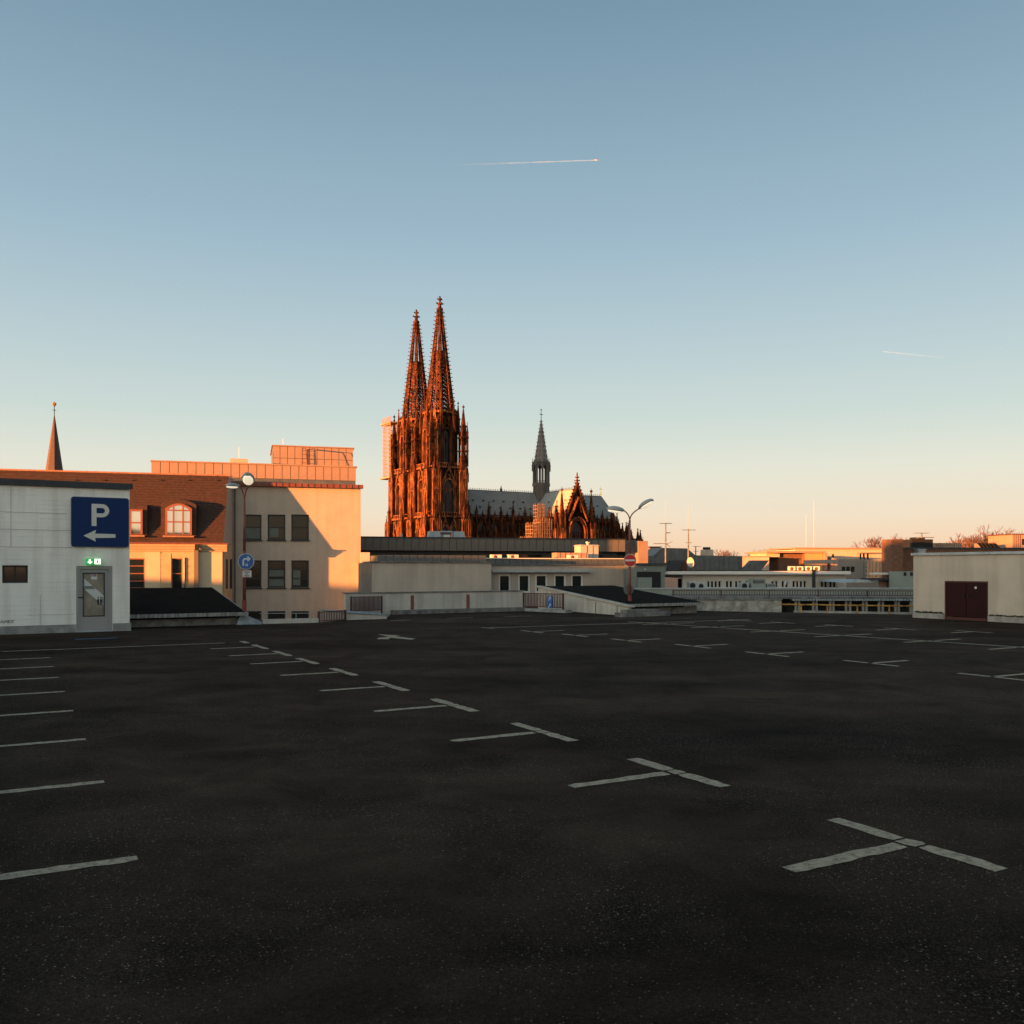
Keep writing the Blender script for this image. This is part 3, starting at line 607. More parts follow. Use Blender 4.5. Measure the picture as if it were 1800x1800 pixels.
q = MB(); q.box(-.002, .045, -.0115, -.0102, -.122, -.10); q.build('inset_mark', M_black, ds)
c = P(434, 1008.5, 31.05); m = MB(); m.box(-.165, .165, 0, .012, -.125, .125); o = m.build('small_plate', M_signw); o.location = c; tag(o, 'small white plate with red rim below the round arrow sign', 'sign')
m = MB(); 
for (x0, x1, z0, z1) in [(-.165, .165, .113, .125), (-.165, .165, -.125, -.113), (-.165, -.153, -.113, .113), (.153, .165, -.113, .113)]: m.box(x0, x1, -.004, -.001, z0, z1)
m.build('rim', M_red, o)
m = MB()
for k, (x0, x1, z) in enumerate([(-.11, .11, .06), (-.055, .055, -.005), (-.09, .09, -.075)]):
    n_ = 7 if k != 1 else 4
    for i in range(n_): a = x0 + (x1 - x0) * i / n_; m.box(a, a + (x1 - x0) / n_ * .72, -.003, -.001, z - .016, z + (.016 if i % 3 else .024))
m.build('lettering', M_ink, o)
ne = disc_sign('no_entry_sign', 'round red no-entry sign with a white bar on the right lamp post', 1107.5, 985, 38.0, .265, M_red, M_signw)
q = MB(); q.box(-.215, .215, -.014, -.0085, -.035, .035); q.build('bar', M_signw, ne)
c = P(1105, 1036.5, 38.35); m = MB(); m.bar((0, 0, 0), (0, .012, 0), .215, 28); o = m.build('round_sign_back', mat('sign_back', (.085, .095, .10), .5)); o.location = c; tag(o, 'grey back of a round sign low on the right lamp post', 'sign')
#MARK_A
# ------------------------------------------------------------------ town houses behind the deck
def window(fr, root, pxa, pxb, pya, pyb, y=0.0, rows=1, cols=1, fm=None, gm=None, rec=.14, t=.06, sill=None, label=None):
    """a glazed window set in its reveal: frame bars and panes; returns the frame"""
    fm = fm or M_frame_b; gm = gm or M_glass
    xa = fr.x(pxa, y); xb = fr.x(pxb, y); pm = (pxa + pxb) / 2; za = fr.z(pm, pyb, y); zb = fr.z(pm, pya, y)
    q = MB(); q.box(xa, xa + t, y + rec - .05, y + rec + .03, za, zb); q.box(xb - t, xb, y + rec - .05, y + rec + .03, za, zb); q.box(xa + t, xb - t, y + rec - .05, y + rec + .03, za, za + t); q.box(xa + t, xb - t, y + rec - .05, y + rec + .03, zb - t, zb)
    for i in range(1, rows): zz = za + (zb - za) * i / rows; q.box(xa + t, xb - t, y + rec - .05, y + rec + .03, zz - t * .4, zz + t * .4)
    for i in range(1, cols): xx = xa + (xb - xa) * i / cols; q.box(xx - t * .4, xx + t * .4, y + rec - .052, y + rec + .028, za + t, zb - t)
    w_ = q.build('window', fm, root, label=label)
    for i in range(rows):
        for k in range(cols):
            z0 = za + (zb - za) * i / rows; z1 = za + (zb - za) * (i + 1) / rows; x0 = xa + (xb - xa) * k / cols; x1 = xa + (xb - xa) * (k + 1) / cols
            q = MB(); q.box(x0 + t * .42, x1 - t * .42, y + rec, y + rec + .012, z0 + t * .42, z1 - t * .42); q.build('pane', gm, w_)
    if sill:
        q = MB(); q.box(xa - .06, xb + .06, y - .09, y + rec - .06, za - .07, za - .003); q.build('sill', sill, w_)
    return w_
def wall_with_holes(mb, x0, x1, z0, z1, y0, y1, holes):
    """a wall slab with rectangular openings; holes (xa,xb,za,zb)"""
    xs = sorted({x0, x1} | {h[0] for h in holes} | {h[1] for h in holes}); xs = [v for v in xs if x0 <= v <= x1]
    for a, b in zip(xs, xs[1:]):
        if b - a < 1e-5: continue
        hs = sorted([(h[2], h[3]) for h in holes if h[0] <= a + 1e-6 and h[1] >= b - 1e-6]); z = z0
        for ha, hb in hs:
            if ha > z: mb.box(a, b, y0, y1, z, ha)
            z = max(z, hb)
        if z < z1: mb.box(a, b, y0, y1, z, z1)
def hole(fr, pxa, pxb, pya, pyb, y=0.0):
    pm = (pxa + pxb) / 2; return (fr.x(pxa, y), fr.x(pxb, y), fr.z(pm, pyb, y), fr.z(pm, pya, y))
def panel_row(fr, root, x0, x1, z0, z1, y0, n, m, gap=.015, name='panel', th=.06, z0b=None):
    """separate cladding panels in a row, joints open"""
    w_ = (x1 - x0) / n; q = MB(); q.box(gap, w_ - gap, 0, th, 0, z1 - z0); f = None
    for i in range(n):
        dy = random.uniform(-.006, .006)
        if f is None: f = q.build(name, m, root); f.location = (x0, y0 + dy, z0)
        else: inst(f, root, (x0 + i * w_, y0 + dy, z0), name)

HB = 74.0
# --- the plain office house with dark windows
OF = Frame(pz(620, 53.6)[0], 53.6, HB)
of = OF.root('office_house', 'cream plaster house with dark square windows and a panelled attic', 'building')
ox0, ox1 = OF.x(396), OF.x(634); zt = OF.z(600, 858.5)
wins = []
for (a, b) in ((428.5, 459.6), (470.6, 501.6), (512.2, 543)): wins.append((a, b, 904.5, 949.2, 2)); wins.append((a, b, 985, 1033.2, 3)); wins.append((a, b, 1074.3, 1089.5, 1))
m = MB(); wall_with_holes(m, ox0, ox1, -14.6, zt, 0, .3, [hole(OF, a, b, c, d_) for a, b, c, d_, r_ in wins])
m.box(ox1 - .3, ox1, .3, 9, -14.6, zt); m.box(ox0, ox1 - .3, 8.7, 9, -14.6, zt); m.box(ox0 + .1, ox1 - .3, .3, 8.7, zt - .3, zt - .05)
m.build('wall', M_plaster, of)
gdim = mat('office_glass', (.012, .018, .017), .08, spec=.25)
gpale = mat('blind_glass', (.05, .07, .06), .12, spec=.3)
for i, (a, b, c, d_, r_) in enumerate(wins): window(OF, of, a, b, c, d_, rows=r_, sill=M_frame_b, gm=gdim, rec=.16, t=.085)
for (a, b, c, d_) in ((472.5, 489.5, 925.5, 943.5), (472.5, 499.5, 1001.5, 1013.5), (472.5, 499.5, 1016.5, 1030.5), (515, 528, 1001, 1029), (431, 457.5, 927, 946)):
    xa, xb = OF.x(a, .1), OF.x(b, .1); m = MB(); m.box(xa, xb, .135, .15, OF.z(a, d_, .1), OF.z(a, c, .1)); m.build('blind', mat('blind_cloth', (.10, .115, .10), .5, var=.2, scale=2), of)
# room behind the panes
m = MB(); m.box(ox0 + .1, ox1 - .35, 2.2, 2.3, -3, zt - .4); m.build('back_room_wall', mat('room_wall', (.20, .19, .17), .9), of)
# eaves gutter of oxide red sheet, with its seams
m = MB(); m.box(ox0 - .05, ox1 + .12, -.32, .02, zt + .003, zt + .21); m.build('eaves_fascia', M_copper, of)
n = 24; q = MB(); q.box(-.018, .018, -.345, -.322, zt + .0, zt + .20); f = None
for i in range(n):
    x_ = ox1 - .2 - i * .36
    if f is None: f = q.build('seam', M_copper, of); f.location = (x_, 0, 0)
    else: inst(f, of, (x_, 0, 0), 'seam')
m = MB(); xd = OF.x(413); m.bar((xd, -.07, -3), (xd, -.07, zt), .045, 8); m.build('downpipe', M_zinc, of)
# attic storeys set back
ya = 1.6; ax0, ax1 = OF.x(266, ya), OF.x(626, ya); za1 = OF.z(620, 820.2, ya); za0 = OF.z(620, 845, ya)
m = MB(); m.box(ax0, ax1 - .03, ya + .08, ya + 9, zt - .3, za1 - .05); m.build('attic_core', M_panelg, of)
panel_row(OF, of, ax0, ax1, za0, za1 - .06, ya, 24, M_panel)
m = MB(); m.box(ax0 - .04, ax1 + .06, ya - .07, ya + 9.1, za1 - .055, za1 + .02); m.build('attic_coping', M_panel, of)
m = MB(); m.box(ax0, ax1 - .06, ya + .02, ya + .078, zt + .02, za0 - .02); m.build('attic_glazing', M_zinc, of)
yb = 4.2; bx0, bx1 = OF.x(479, yb), OF.x(621, yb); zb1 = OF.z(550, 784.7, yb)
m = MB(); m.box(bx0 + .02, bx1 - .02, yb + .08, yb + 5, za1 - .1, zb1 - .06); m.build('roof_house_core', M_panelg, of)
zm = OF.z(550, 807, yb)
panel_row(OF, of, bx0, bx1, zm + .015, zb1 - .07, yb, 11, M_panel); panel_row(OF, of, bx0, bx1, za1 - .05, zm - .015, yb, 11, M_panel)
m = MB(); m.box(bx0 - .05, bx1 + .07, yb - .06, yb + 5.06, zb1 - .055, zb1 + .01); m.build('roof_house_coping', M_panel, of)
# ladder and its rails on the roof house
m = MB(); lx = OF.x(531, yb - .15); lz1 = OF.z(531, 789, yb); lz0 = za1
lw = .42
for dx_ in (0, lw): m.bar((lx + dx_, yb - .15, lz0), (lx + dx_, yb - .15, lz1), .022, 6)
for i in range(5): zz = lz0 + (lz1 - lz0) * (i + .6) / 5; m.bar((lx, yb - .15, zz), (lx + lw, yb - .15, zz), .014, 5)
for dx_ in (0, lw + .12): m.bar((lx + dx_ + .02, yb - .15, lz1), (lx + dx_ + .18, yb - .95, lz1 - .06), .02, 6); m.bar((lx + dx_ + .18, yb - .95, lz1 - .06), (lx + dx_ + .28, yb - 1.15, lz0), .02, 6)
m.build('roof_ladder', M_rail, of)
m = MB(); cx0, cx1 = OF.x(404, 3), OF.x(436, 3); cz = OF.z(420, 806, 3); m.box(cx0, cx1, 3, 3.9, za1 - .1, cz); m.build('chimney', M_plaster, of)
m = MB(); xx = (cx0 + cx1) / 2; m.bar((xx, 3.4, cz), (xx, 3.4, OF.z(418, 784, 3)), .018, 5); m.bar((OF.x(498, yb), yb + .5, zb1), (OF.x(498, yb), yb + .5, zb1 + .5), .015, 5); m.build('antenna_rod', M_frame_w, of)

# --- mansard house with two dormers
MH = Frame(pz(391, 49.35)[0], 49.35, HB)
mh = MH.root('mansard_house', 'yellow stone house with a red-brown slate mansard roof and dormers', 'building')
mx0 = MH.x(-260); zc1 = MH.z(390, 955.5); zc0 = MH.z(390, 969); zr = MH.z(402, 836.5, 1.15) ; rs = 1.15     # eaves, cornice foot, ridge, roof set-back
skew = -.62                                                                                                   # the end wall is not square to the street
def ex(y): return y * .16 * -1 * 0 + y * .20
hl = [hole(MH, 150, 254.5, 981.5, 1035), hole(MH, 301.5, 320.5, 981.5, 1035)]
m = MB(); wall_with_holes(m, mx0, -.001, -14.6, zc0, 0, .3, hl)
m.hexa([(-.3, .3, -14.6), (ex(.3), .3, -14.6), (ex(2.9), 2.9, -14.6), (-.3, 2.9, -14.6), (-.3, .3, zc1), (ex(.3), .3, zc1), (ex(2.9), 2.9, zc1), (-.3, 2.9, zc1)])
m.build('wall', M_stone, mh)
# gable cheek closing the roof end, plastered
m = MB(); q = [(ex(.05), .05, zc1 + .01), (ex(2.9), 2.9, zc1 + .01), (ex(2.9), 2.9, zr - .03), (ex(rs + .05), rs + .05, zr - .03)]
q2 = [(x_ - .25, y_, z_) for x_, y_, z_ in q]
m.add(q + q2, [(0, 1, 2, 3), (7, 6, 5, 4), (0, 4, 5, 1), (1, 5, 6, 2), (2, 6, 7, 3), (3, 7, 4, 0)]); m.build('gable_wall', M_plaster, mh)
# smoother plaster pilaster strips on the front
m = MB()
for a, b in ((254.5, 282), (345, 391)): m.box(MH.x(a), MH.x(b) - .003, -.03, -.003, -3, zc0 - .05)
m.build('plaster_strip', mat('pale_plaster', (.55, .43, .29), .85, var=.06, scale=1.5), mh)
# stone courses
m = MB()
for a, b in ((282, 301), (321, 345)):
    for k in range(9): z_ = zc0 - .12 - k * .36; m.box(MH.x(a) + .01, MH.x(b) - .01, -.02, -.002, z_ - .33, z_ - .01)
m.build('ashlar_course', M_stone, mh, kind='stuff')
# moulded cornice
prof = [(0.001, zc0 - .02), (-.08, zc0 - .02), (-.10, zc0 + .05), (-.14, zc0 + .10), (-.20, zc0 + .22), (-.25, zc0 + .28), (-.25, zc1 - .06), (0.001, zc1 - .06)]
m = MB(); m.extrx([(y_, z_) for y_, z_ in prof][::-1], mx0, .24); m.build('cornice', mat('cornice_stone', (.44, .33, .21), .8, var=.1, scale=2), mh)
m = MB(); m.box(mx0, .30, -.31, -.02, zc1 - .055, zc1 + .03); m.build('gutter', M_copper, mh)
# two lower windows
window(MH, mh, 150, 254.5, 981.5, 1035, rows=4, cols=1, fm=M_frame_r, gm=gdim, t=.06); window(MH, mh, 301.5, 320.5, 981.5, 1035, rows=2, cols=1, fm=M_frame_r, gm=gdim, t=.05)
# narrow windows in the end wall
for k, y_ in enumerate((.75, 1.75)):
    m = MB(); x_ = ex(y_) + .012; m.hexa([(x_, y_, MH.z(398, 1035, y_)), (ex(y_ + .5) + .012, y_ + .5, MH.z(398, 1035, y_)), (ex(y_ + .5) - .05, y_ + .5, MH.z(398, 1035, y_)), (x_ - .06, y_, MH.z(398, 1035, y_)),
        (x_, y_, MH.z(398, 983, y_)), (ex(y_ + .5) + .012, y_ + .5, MH.z(398, 983, y_)), (ex(y_ + .5) - .05, y_ + .5, MH.z(398, 983, y_)), (x_ - .06, y_, MH.z(398, 983, y_))]); m.build('narrow_window', gdim, mh)
# slate roof: one slab in slightly lapped courses
m = MB(); nrow = 26
for k in range(nrow):
    t0 = k / nrow; t1 = (k + 1) / nrow; y0 = -.10 + (rs + .10) * t0; y1 = -.10 + (rs + .10) * t1; z0 = zc1 + .03 + (zr - zc1 - .03) * t0; z1 = zc1 + .03 + (zr - zc1 - .03) * t1
    m.add([(mx0, y0 - .030, z0), (ex(y0) + .06, y0 - .030, z0), (ex(y1) + .06, y1, z1), (mx0, y1, z1), (mx0, y1 + .06, z1), (ex(y1) + .06, y1 + .06, z1), (mx0, y0 + .06, z0), (ex(y0) + .06, y0 + .06, z0)],
          [(0, 1, 2, 3), (6, 7, 1, 0), (1, 7, 5, 2), (3, 2, 5, 4)])
m.add([(mx0, rs, zr), (ex(rs) + .06, rs, zr), (ex(2.9), 2.9, zr + .12), (mx0, 2.9, zr + .12)], [(0, 1, 2, 3)])
m.build('slate_courses', M_slate, mh, kind='stuff')
m = MB(); m.box(mx0, ex(rs) + .10, rs - .07, rs + .10, zr - .03, zr + .055); m.build('ridge_capping', mat('ridge_copper', (.36, .17, .10), .5, metal=.2, var=.2, scale=4), mh)
for a in (67, 134, 183, 234, 283, 331, 382):
    zz = MH.z(a, 844.5, rs); x_ = MH.x(a, rs); y_ = rs - (zr - zz) * (rs + .1) / (zr - zc1)
    m = MB(); m.box(x_ - .06, x_ + .06, y_ - .09, y_ + .05, zz - .02, zz + .03); m.build('roof_hook', M_frame_b, mh)
def roof_y(z): return -.10 + (rs + .10) * (z - zc1 - .03) / (zr - zc1 - .03)
def dormer(pxa, pxb, pyt, pyb, arched):
    yf = -.06; xa = MH.x(pxa, yf); xb = MH.x(pxb, yf); z0 = MH.z((pxa + pxb) / 2, pyb, yf); z1 = MH.z((pxa + pxb) / 2, pyt, yf); cxx = (xa + xb) / 2; hw = (xb - xa) / 2
    def outline(g_, top):
        if not arched: return [(xa - g_, z0 - g_ * .3), (xb + g_, z0 - g_ * .3), (xb + g_, z1 + g_), (xa - g_, z1 + g_)]
        o_ = [(xa - g_, z0 - g_ * .3), (xb + g_, z0 - g_ * .3)]; rise = hw * .42
        for i in range(9): t_ = i / 8; x_ = xb + g_ - (2 * hw + 2 * g_) * t_; o_.append((x_, z1 + g_ - rise * (2 * t_ - 1) ** 2 - (0)))
        return o_
    body = outline(.26, 0); n_ = len(body)
    m = MB(); v = [(x_, yf, z_) for x_, z_ in body] + [(x_ , max(roof_y(z_) + .25, yf + .3), z_ + (.10 if z_ > z0 + .5 else 0)) for x_, z_ in body]
    m.add(v, [tuple(range(n_))] + [(i, n_ + i, n_ + (i + 1) % n_, (i + 1) % n_) for i in range(n_)]); d_ = m.build('dormer', M_slate, mh)
    # frame and panes in front of the cheek face
    fo = outline(.04, 0); m = MB(); k_ = len(fo); gi = outline(-.06, 0)
    v = [(x_, yf - .10, z_) for x_, z_ in fo] + [(x_, yf - .10, z_) for x_, z_ in gi] + [(x_, yf - .002, z_) for x_, z_ in fo]
    m.add(v, [(i, (i + 1) % k_, k_ + (i + 1) % k_, k_ + i) for i in range(k_)] + [(2 * k_ + i, 2 * k_ + (i + 1) % k_, (i + 1) % k_, i) for i in range(k_)])
    cols = 3 if arched else 1
    zmid = z0 + (z1 - z0) * (.42 if arched else .48); zs_ = [zmid] + ([z0 + (z1 - z0) * .80] if arched else [])
    for z_ in zs_: m.box(xa + .05, xb - .05, yf - .105, yf - .04, z_ - .035, z_ + .035)
    if arched:
        for t_ in (.30, .68): xx = xa + (xb - xa) * t_; m.box(xx - .04, xx + .04, yf - .11, yf - .04, z0 + .04, z1 - .10)
    m.build('frame', M_frame_r, d_)
    m = MB(); v = [(x_, yf - .055, z_) for x_, z_ in gi]; m.add(v, [tuple(range(k_))]); m.build('pane', M_glassb, d_)
    m = MB(); m.box(xa - .15, xb + .15, yf - .20, yf - .003, z0 - .14, z0 - .05); m.build('sill', mat('ridge_copper', (0, 0, 0)), d_)
dormer(229, 249.5, 897, 939, False); dormer(292, 336, 886.5, 940, True)
m = MB(); xd = MH.x(347, -.2); m.box(xd - .12, xd + .1, -.42, -.26, zc0 + .05, zc1 - .06); m.build('hopper', M_black, mh); m = MB(); m.box(xd - .17, xd + .05, -.30, -.032, -3, zc0 + .08); m.build('downpipe', mat('bronze_pipe', (.16, .12, .09), .6), mh)
m = MB(); xd = MH.x(324, -.2); m.bar((xd, -.05, -2), (xd, -.05, MH.z(324, 980)), .05, 6); m.build('drain', M_zinc, mh)

# --- church spire far off at the left
CS = Frame(pz(95.5, 320)[0], 320, 40, -14.6)
cs = CS.root('church_spire', 'slender slate church spire with gilded weathercock behind the mansard roof', 'spire')
zb_ = CS.z(95, 880); ztip = CS.z(95.5, 729)
m = MB(); m.box(-4.5, 4.5, -4.5, 4.5, 0, zb_); m.build('tower', mat('tuff_stone', (.30, .25, .20), .9, var=.2, scale=.5), cs)
m = MB(); m.frust(0, 0, zb_, CS.z(95, 820), 4.4, 2.6, 8); m.frust(0, 0, CS.z(95, 820), ztip, 2.6, .12, 8); m.build('spire_roof', mat('spire_slate', (.085, .05, .042), .7, var=.2, scale=1), cs)
m = MB(); m.bar((0, 0, ztip), (0, 0, CS.z(95.5, 713)), .12, 6); m.bar((-.6, 0, CS.z(95.5, 721)), (.6, 0, CS.z(95.5, 721)), .1, 5); m.build('cross', M_black, cs)
m = MB(); z_ = CS.z(95.5, 710); m.frust(0, 0, z_ - .9, z_, .25, .75, 6); m.frust(0, 0, z_, z_ + .8, .75, .1, 6); m.build('weathercock', mat('gilding', (.8, .5, .15), .3, metal=.8), cs)

# --- beige low house, zinc parapet, terrace screen
BH = Frame(pz(654, 49.0)[0], 49.0, 72)
bh = BH.root('beige_house', 'low windowless beige plaster house with seamed zinc parapet', 'building')
bx1 = BH.x(863.5); bz1 = BH.z(700, 989); yb_ = 9
m = MB(); m.box(0, bx1, 0, yb_, -14.6, bz1); m.build('wall', M_beige, bh)
m = MB(); m.box(-.12, bx1 + .12, -.12, yb_, bz1 + .003, bz1 + .07); m.build('eaves', M_dconc, bh)
zx0, zx1 = BH.x(664, .4), BH.x(854.5, .4); zz1 = BH.z(760, 976, .4)
m = MB(); m.box(zx0, zx1, .46, 8, bz1 + .073, zz1 - .02); m.build('parapet_core', M_zinc, bh); panel_row(BH, bh, zx0, zx1, bz1 + .075, zz1, .4, 14, M_zinc, gap=.012, th=.05)
# bay with pilaster windows at the left return
xl = BH.x(637, .9); m = MB(); m.add([(-.003, .02, -14.6), (xl, 2.4, -14.6), (xl, 2.4, bz1 - .0), (-.003, .02, bz1 - .0)], [(0, 3, 2, 1), (0, 1, 2, 3)]); m.build('return_wall', M_beige, bh)
for t0 in (.12, .48):
    a = Vector((-.003, .02)).lerp(Vector((xl, 2.4)), t0); b = Vector((-.003, .02)).lerp(Vector((xl, 2.4)), t0 + .26); z0 = -.6; z1 = BH.z(648, 1008)
    nrm = Vector((-2.4, xl)).normalized() * .02
    m = MB(); m.add([(a.x + nrm.x, a.y + nrm.y, z0), (b.x + nrm.x, b.y + nrm.y, z0), (b.x + nrm.x, b.y + nrm.y, z1), (a.x + nrm.x, a.y + nrm.y, z1)], [(0, 3, 2, 1), (0, 1, 2, 3)]); m.build('narrow_window', M_zincl, bh)
m = MB(); x0, x1 = BH.x(634, 2.8), BH.x(650, 2.8); m.box(x0, x1, 2.8, 2.9, bz1, BH.z(642, 971, 2.8)); m.build('terrace_screen', M_beige_r, bh)
# --- long flat house with french windows
LH = Frame(pz(863, 53.5)[0], 53.5, 74)
lh = LH.root('terrace_house', 'long low grey plaster house with white-framed french windows', 'building')
lx1 = LH.x(1118.5); lz1 = LH.z(990, 994)
wn_ = [(866, 868.8), (876.5, 898), (911, 932), (941, 962.5), (974, 995), (1004, 1025)]
hs = [hole(LH, a, b, 1009.5, 1042) for a, b in wn_]
m = MB(); wall_with_holes(m, -2.0, lx1, -14.6, lz1, 0, .3, hs); m.box(lx1 - .3, lx1, .3, 8, -14.6, lz1); m.box(-2, lx1 - .3, .3, 8, lz1 - .35, lz1 - .02); m.build('wall', M_beige, lh)
for a, b in wn_: window(LH, lh, a, b, 1009.5, 1042, fm=M_frame_w, gm=gdim, t=.10, rec=.1)
m = MB(); m.box(-1, lx1 - .3, 1.6, 1.7, -3, lz1 - .4); m.build('room_wall', M_dark, lh)
m = MB(); m.box(LH.x(862), LH.x(1035), -.5, -.004, LH.z(950, 1006), LH.z(950, 1003)); m.build('awning_box', M_zincl, lh)
m = MB(); m.box(-2, lx1 + .12, -.15, .02, lz1 + .003, lz1 + .09); m.build('gutter', M_zinc, lh)
cx0, cx1 = LH.x(846, .6), LH.x(1098, .6); zt_ = LH.z(980, 982.5, .6); panel_row(LH, lh, cx0, cx1, lz1 + .1, zt_, .6, 21, M_zinc, gap=.012, th=.05)
m = MB(); m.box(cx0, cx1, .66, 7.5, lz1 - .3, zt_ - .03); m.build('roof_core', M_zinc, lh); m = MB(); m.box(cx0 - .05, cx1 + .05, .52, .9, zt_ + .004, zt_ + .05); m.build('roof_trim', M_ac, lh)
MLH = Matrix.Translation(LH.o) @ Matrix.Rotation(R(90 - LH.h), 4, 'Z')
def roofbox(fr, name, label, cat, pxa, pxb, pya, pyb, y, dep, m, group=None, zb=None):
    e = bpy.data.objects.new(name, None); COL.objects.link(e); x0, x1 = fr.x(pxa, y), fr.x(pxb, y); pm = (pxa + pxb) / 2; z0 = fr.z(pm, pyb, y); z1 = fr.z(pm, pya, y)
    w_ = fr.world((x0 + x1) / 2, y + dep / 2, z0); e.location = w_; e.rotation_euler = (0, 0, R(90 - fr.h)); tag(e, label, cat, group)
    q = MB(); q.box(-(x1 - x0) / 2, (x1 - x0) / 2, -dep / 2, dep / 2, 0 if zb is None else zb - z0, z1 - z0); q.build('casing', m, e)
    return e, (x1 - x0) / 2, dep / 2, z1 - z0
def aircon(fr, label, pxa, pxb, pya, pyb, y):
    e, hw, hd, h = roofbox(fr, 'air_conditioner', label, 'air conditioner', pxa, pxb, pya, pyb, y, .4, M_ac, 'rooftop air conditioners')
    q = MB(); q.bar((-hw * .25, -hd - .012, h * .48), (-hw * .25, -hd - .002, h * .48), min(hw * .55, h * .42), 16); f_ = q.build('fan_grille', M_dark, e)
    q = MB(); q.bar((-hw * .25, -hd - .025, h * .48), (-hw * .25, -hd - .013, h * .48), h * .12, 10)
    for k in range(4): a_ = R(45 + 90 * k); q.bar((-hw * .25, -hd - .02, h * .48), (-hw * .25 + math.cos(a_) * h * .38, -hd - .02, h * .48 + math.sin(a_) * h * .38), .02, 5)
    q.build('fan', M_frame_r, f_)
    q = MB()
    for s_ in (-1, 1): q.box(s_ * hw * .8 - .04, s_ * hw * .8 + .04, -hd, hd, -.12, -.002)
    q.build('foot', M_zinc, e)
aircon(LH, 'beige air conditioner, leftmost on the terrace house roof', 864, 882, 975, 981.8, 1.4); aircon(LH, 'beige air conditioner, second from the left on the terrace house roof', 894, 911.5, 975, 981.8, 1.4); aircon(LH, 'beige air conditioner in front of the sunlit duct', 1000, 1016.5, 975.5, 982.5, 1.4)
e, hw, hd, h = roofbox(LH, 'roof_duct', 'sunlit sloping ventilation duct on the terrace house roof', 'duct', 979, 1034, 971.5, 983, 2.6, 1.0, M_panel)
for k in range(6):
    q = MB(); x_ = -hw + (k + .5) * hw / 3; q.box(x_ - .02, x_ + .02, -hd - .02, -hd - .001, 0, h); q.build('seam', M_panel, e)
e, hw, hd, h = roofbox(LH, 'vent_tower', 'boxy beige sheet-metal ventilation tower with a round cap', 'vent', 1021, 1052, 957.5, 981, 4.0, 1.2, mat('vent_sheet', (.42, .38, .35), .6, var=.1), None)
q = MB(); q.bar((.1, 0, h), (.1, 0, h + .12), .1, 8); q.bar((.1, 0, h + .12), (.1, 0, h + .2), .16, 8); q.build('cap', M_zincl, e)
q = MB(); q.box(-hw - .04, hw + .04, -hd - .04, hd + .04, h - .08, h - .02); q.build('rim', M_zincl, e)
for t_ in (.35, .68): q = MB(); x_ = -hw + 2 * hw * t_; q.box(x_ - .015, x_ + .015, -hd - .02, -hd - .002, 0, h - .09); q.build('seam', M_zinc, e)
# --- long bronze fascia house behind
FH = Frame(pz(635, 61.3)[0], 61.3, 74)
fh = FH.root('fascia_house', 'long flat-roofed house with a grey-bronze panel fascia below the cathedral', 'building')
fx0, fx1 = FH.x(628), FH.x(1099.5); fz1 = FH.z(800, 945.6); fz0 = FH.z(800, 968)
m = MB(); m.box(fx0, fx1 - .02, .1, 14, fz0, fz1 - .05); m.build('fascia_core', M_panelg, fh)
panel_row(FH, fh, fx0, fx1, fz0, fz1 - .03, .02, 37, M_panelg, gap=.016, th=.07)
m = MB(); m.box(fx0, fx1 + .05, -.05, 14, fz1 - .025, fz1 + .05); m.build('coping', M_coping, fh)
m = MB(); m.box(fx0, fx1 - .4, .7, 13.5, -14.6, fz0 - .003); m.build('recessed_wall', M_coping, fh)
cols_ = []
for k in range(12):
    x_ = fx0 + (k + .5) * (fx1 - fx0) / 12; m = MB(); m.box(x_ - 1.0, x_ + .9, .62, .68, fz0 - 2.2, fz0 - .25); m.build('strip_window', gdim, fh)
m = MB(); m.box(FH.x(1099.5, 1.0), FH.x(1122, 1.0), 1.0, 8, -14.6, FH.z(1110, 950, 1.0)); m.build('end_return', M_zinc, fh)
m = MB(); m.box(FH.x(1122, .4), FH.x(1139, .4), .4, 8, -14.6, FH.z(1130, 951, .4)); m.build('end_pier', M_panel, fh)
for (a, b, c, lb) in ((754.5, 775, 933.5, 'grey tapered roof hood, left of the cathedral roof vents'), (797.5, 817.5, 934, 'grey tapered roof hood, right of the cathedral roof vents')):
    x0, x1 = FH.x(a, .8), FH.x(b, .8); z1 = FH.z((a + b) / 2, c, .8); w_ = FH.world((x0 + x1) / 2, 1.3, fz1 + .05); hw = (x1 - x0) / 2; h = z1 - fz1 - .05
    q = MB(); q.hexa([(-hw, -.5, 0), (hw, -.5, 0), (hw, .5, 0), (-hw, .5, 0), (-hw * .86, -.42, h), (hw * .86, -.42, h), (hw * .86, .42, h), (-hw * .86, .42, h)]); o = q.build('roof_hood', M_zincl); o.location = w_; o.rotation_euler = (0, 0, R(90 - FH.h)); tag(o, lb, 'vent', 'roof hoods on the fascia house')
x0, x1 = FH.x(778, .8), FH.x(794.5, .8); z1 = FH.z(786, 933, .8); w_ = FH.world((x0 + x1) / 2, 1.3, fz1 + .05); hw = (x1 - x0) / 2; h = z1 - fz1 - .05
e = bpy.data.objects.new('roof_vent', None); COL.objects.link(e); e.location = w_; e.rotation_euler = (0, 0, R(90 - FH.h)); tag(e, 'capped roof vent between the two grey tapered hoods', 'vent')
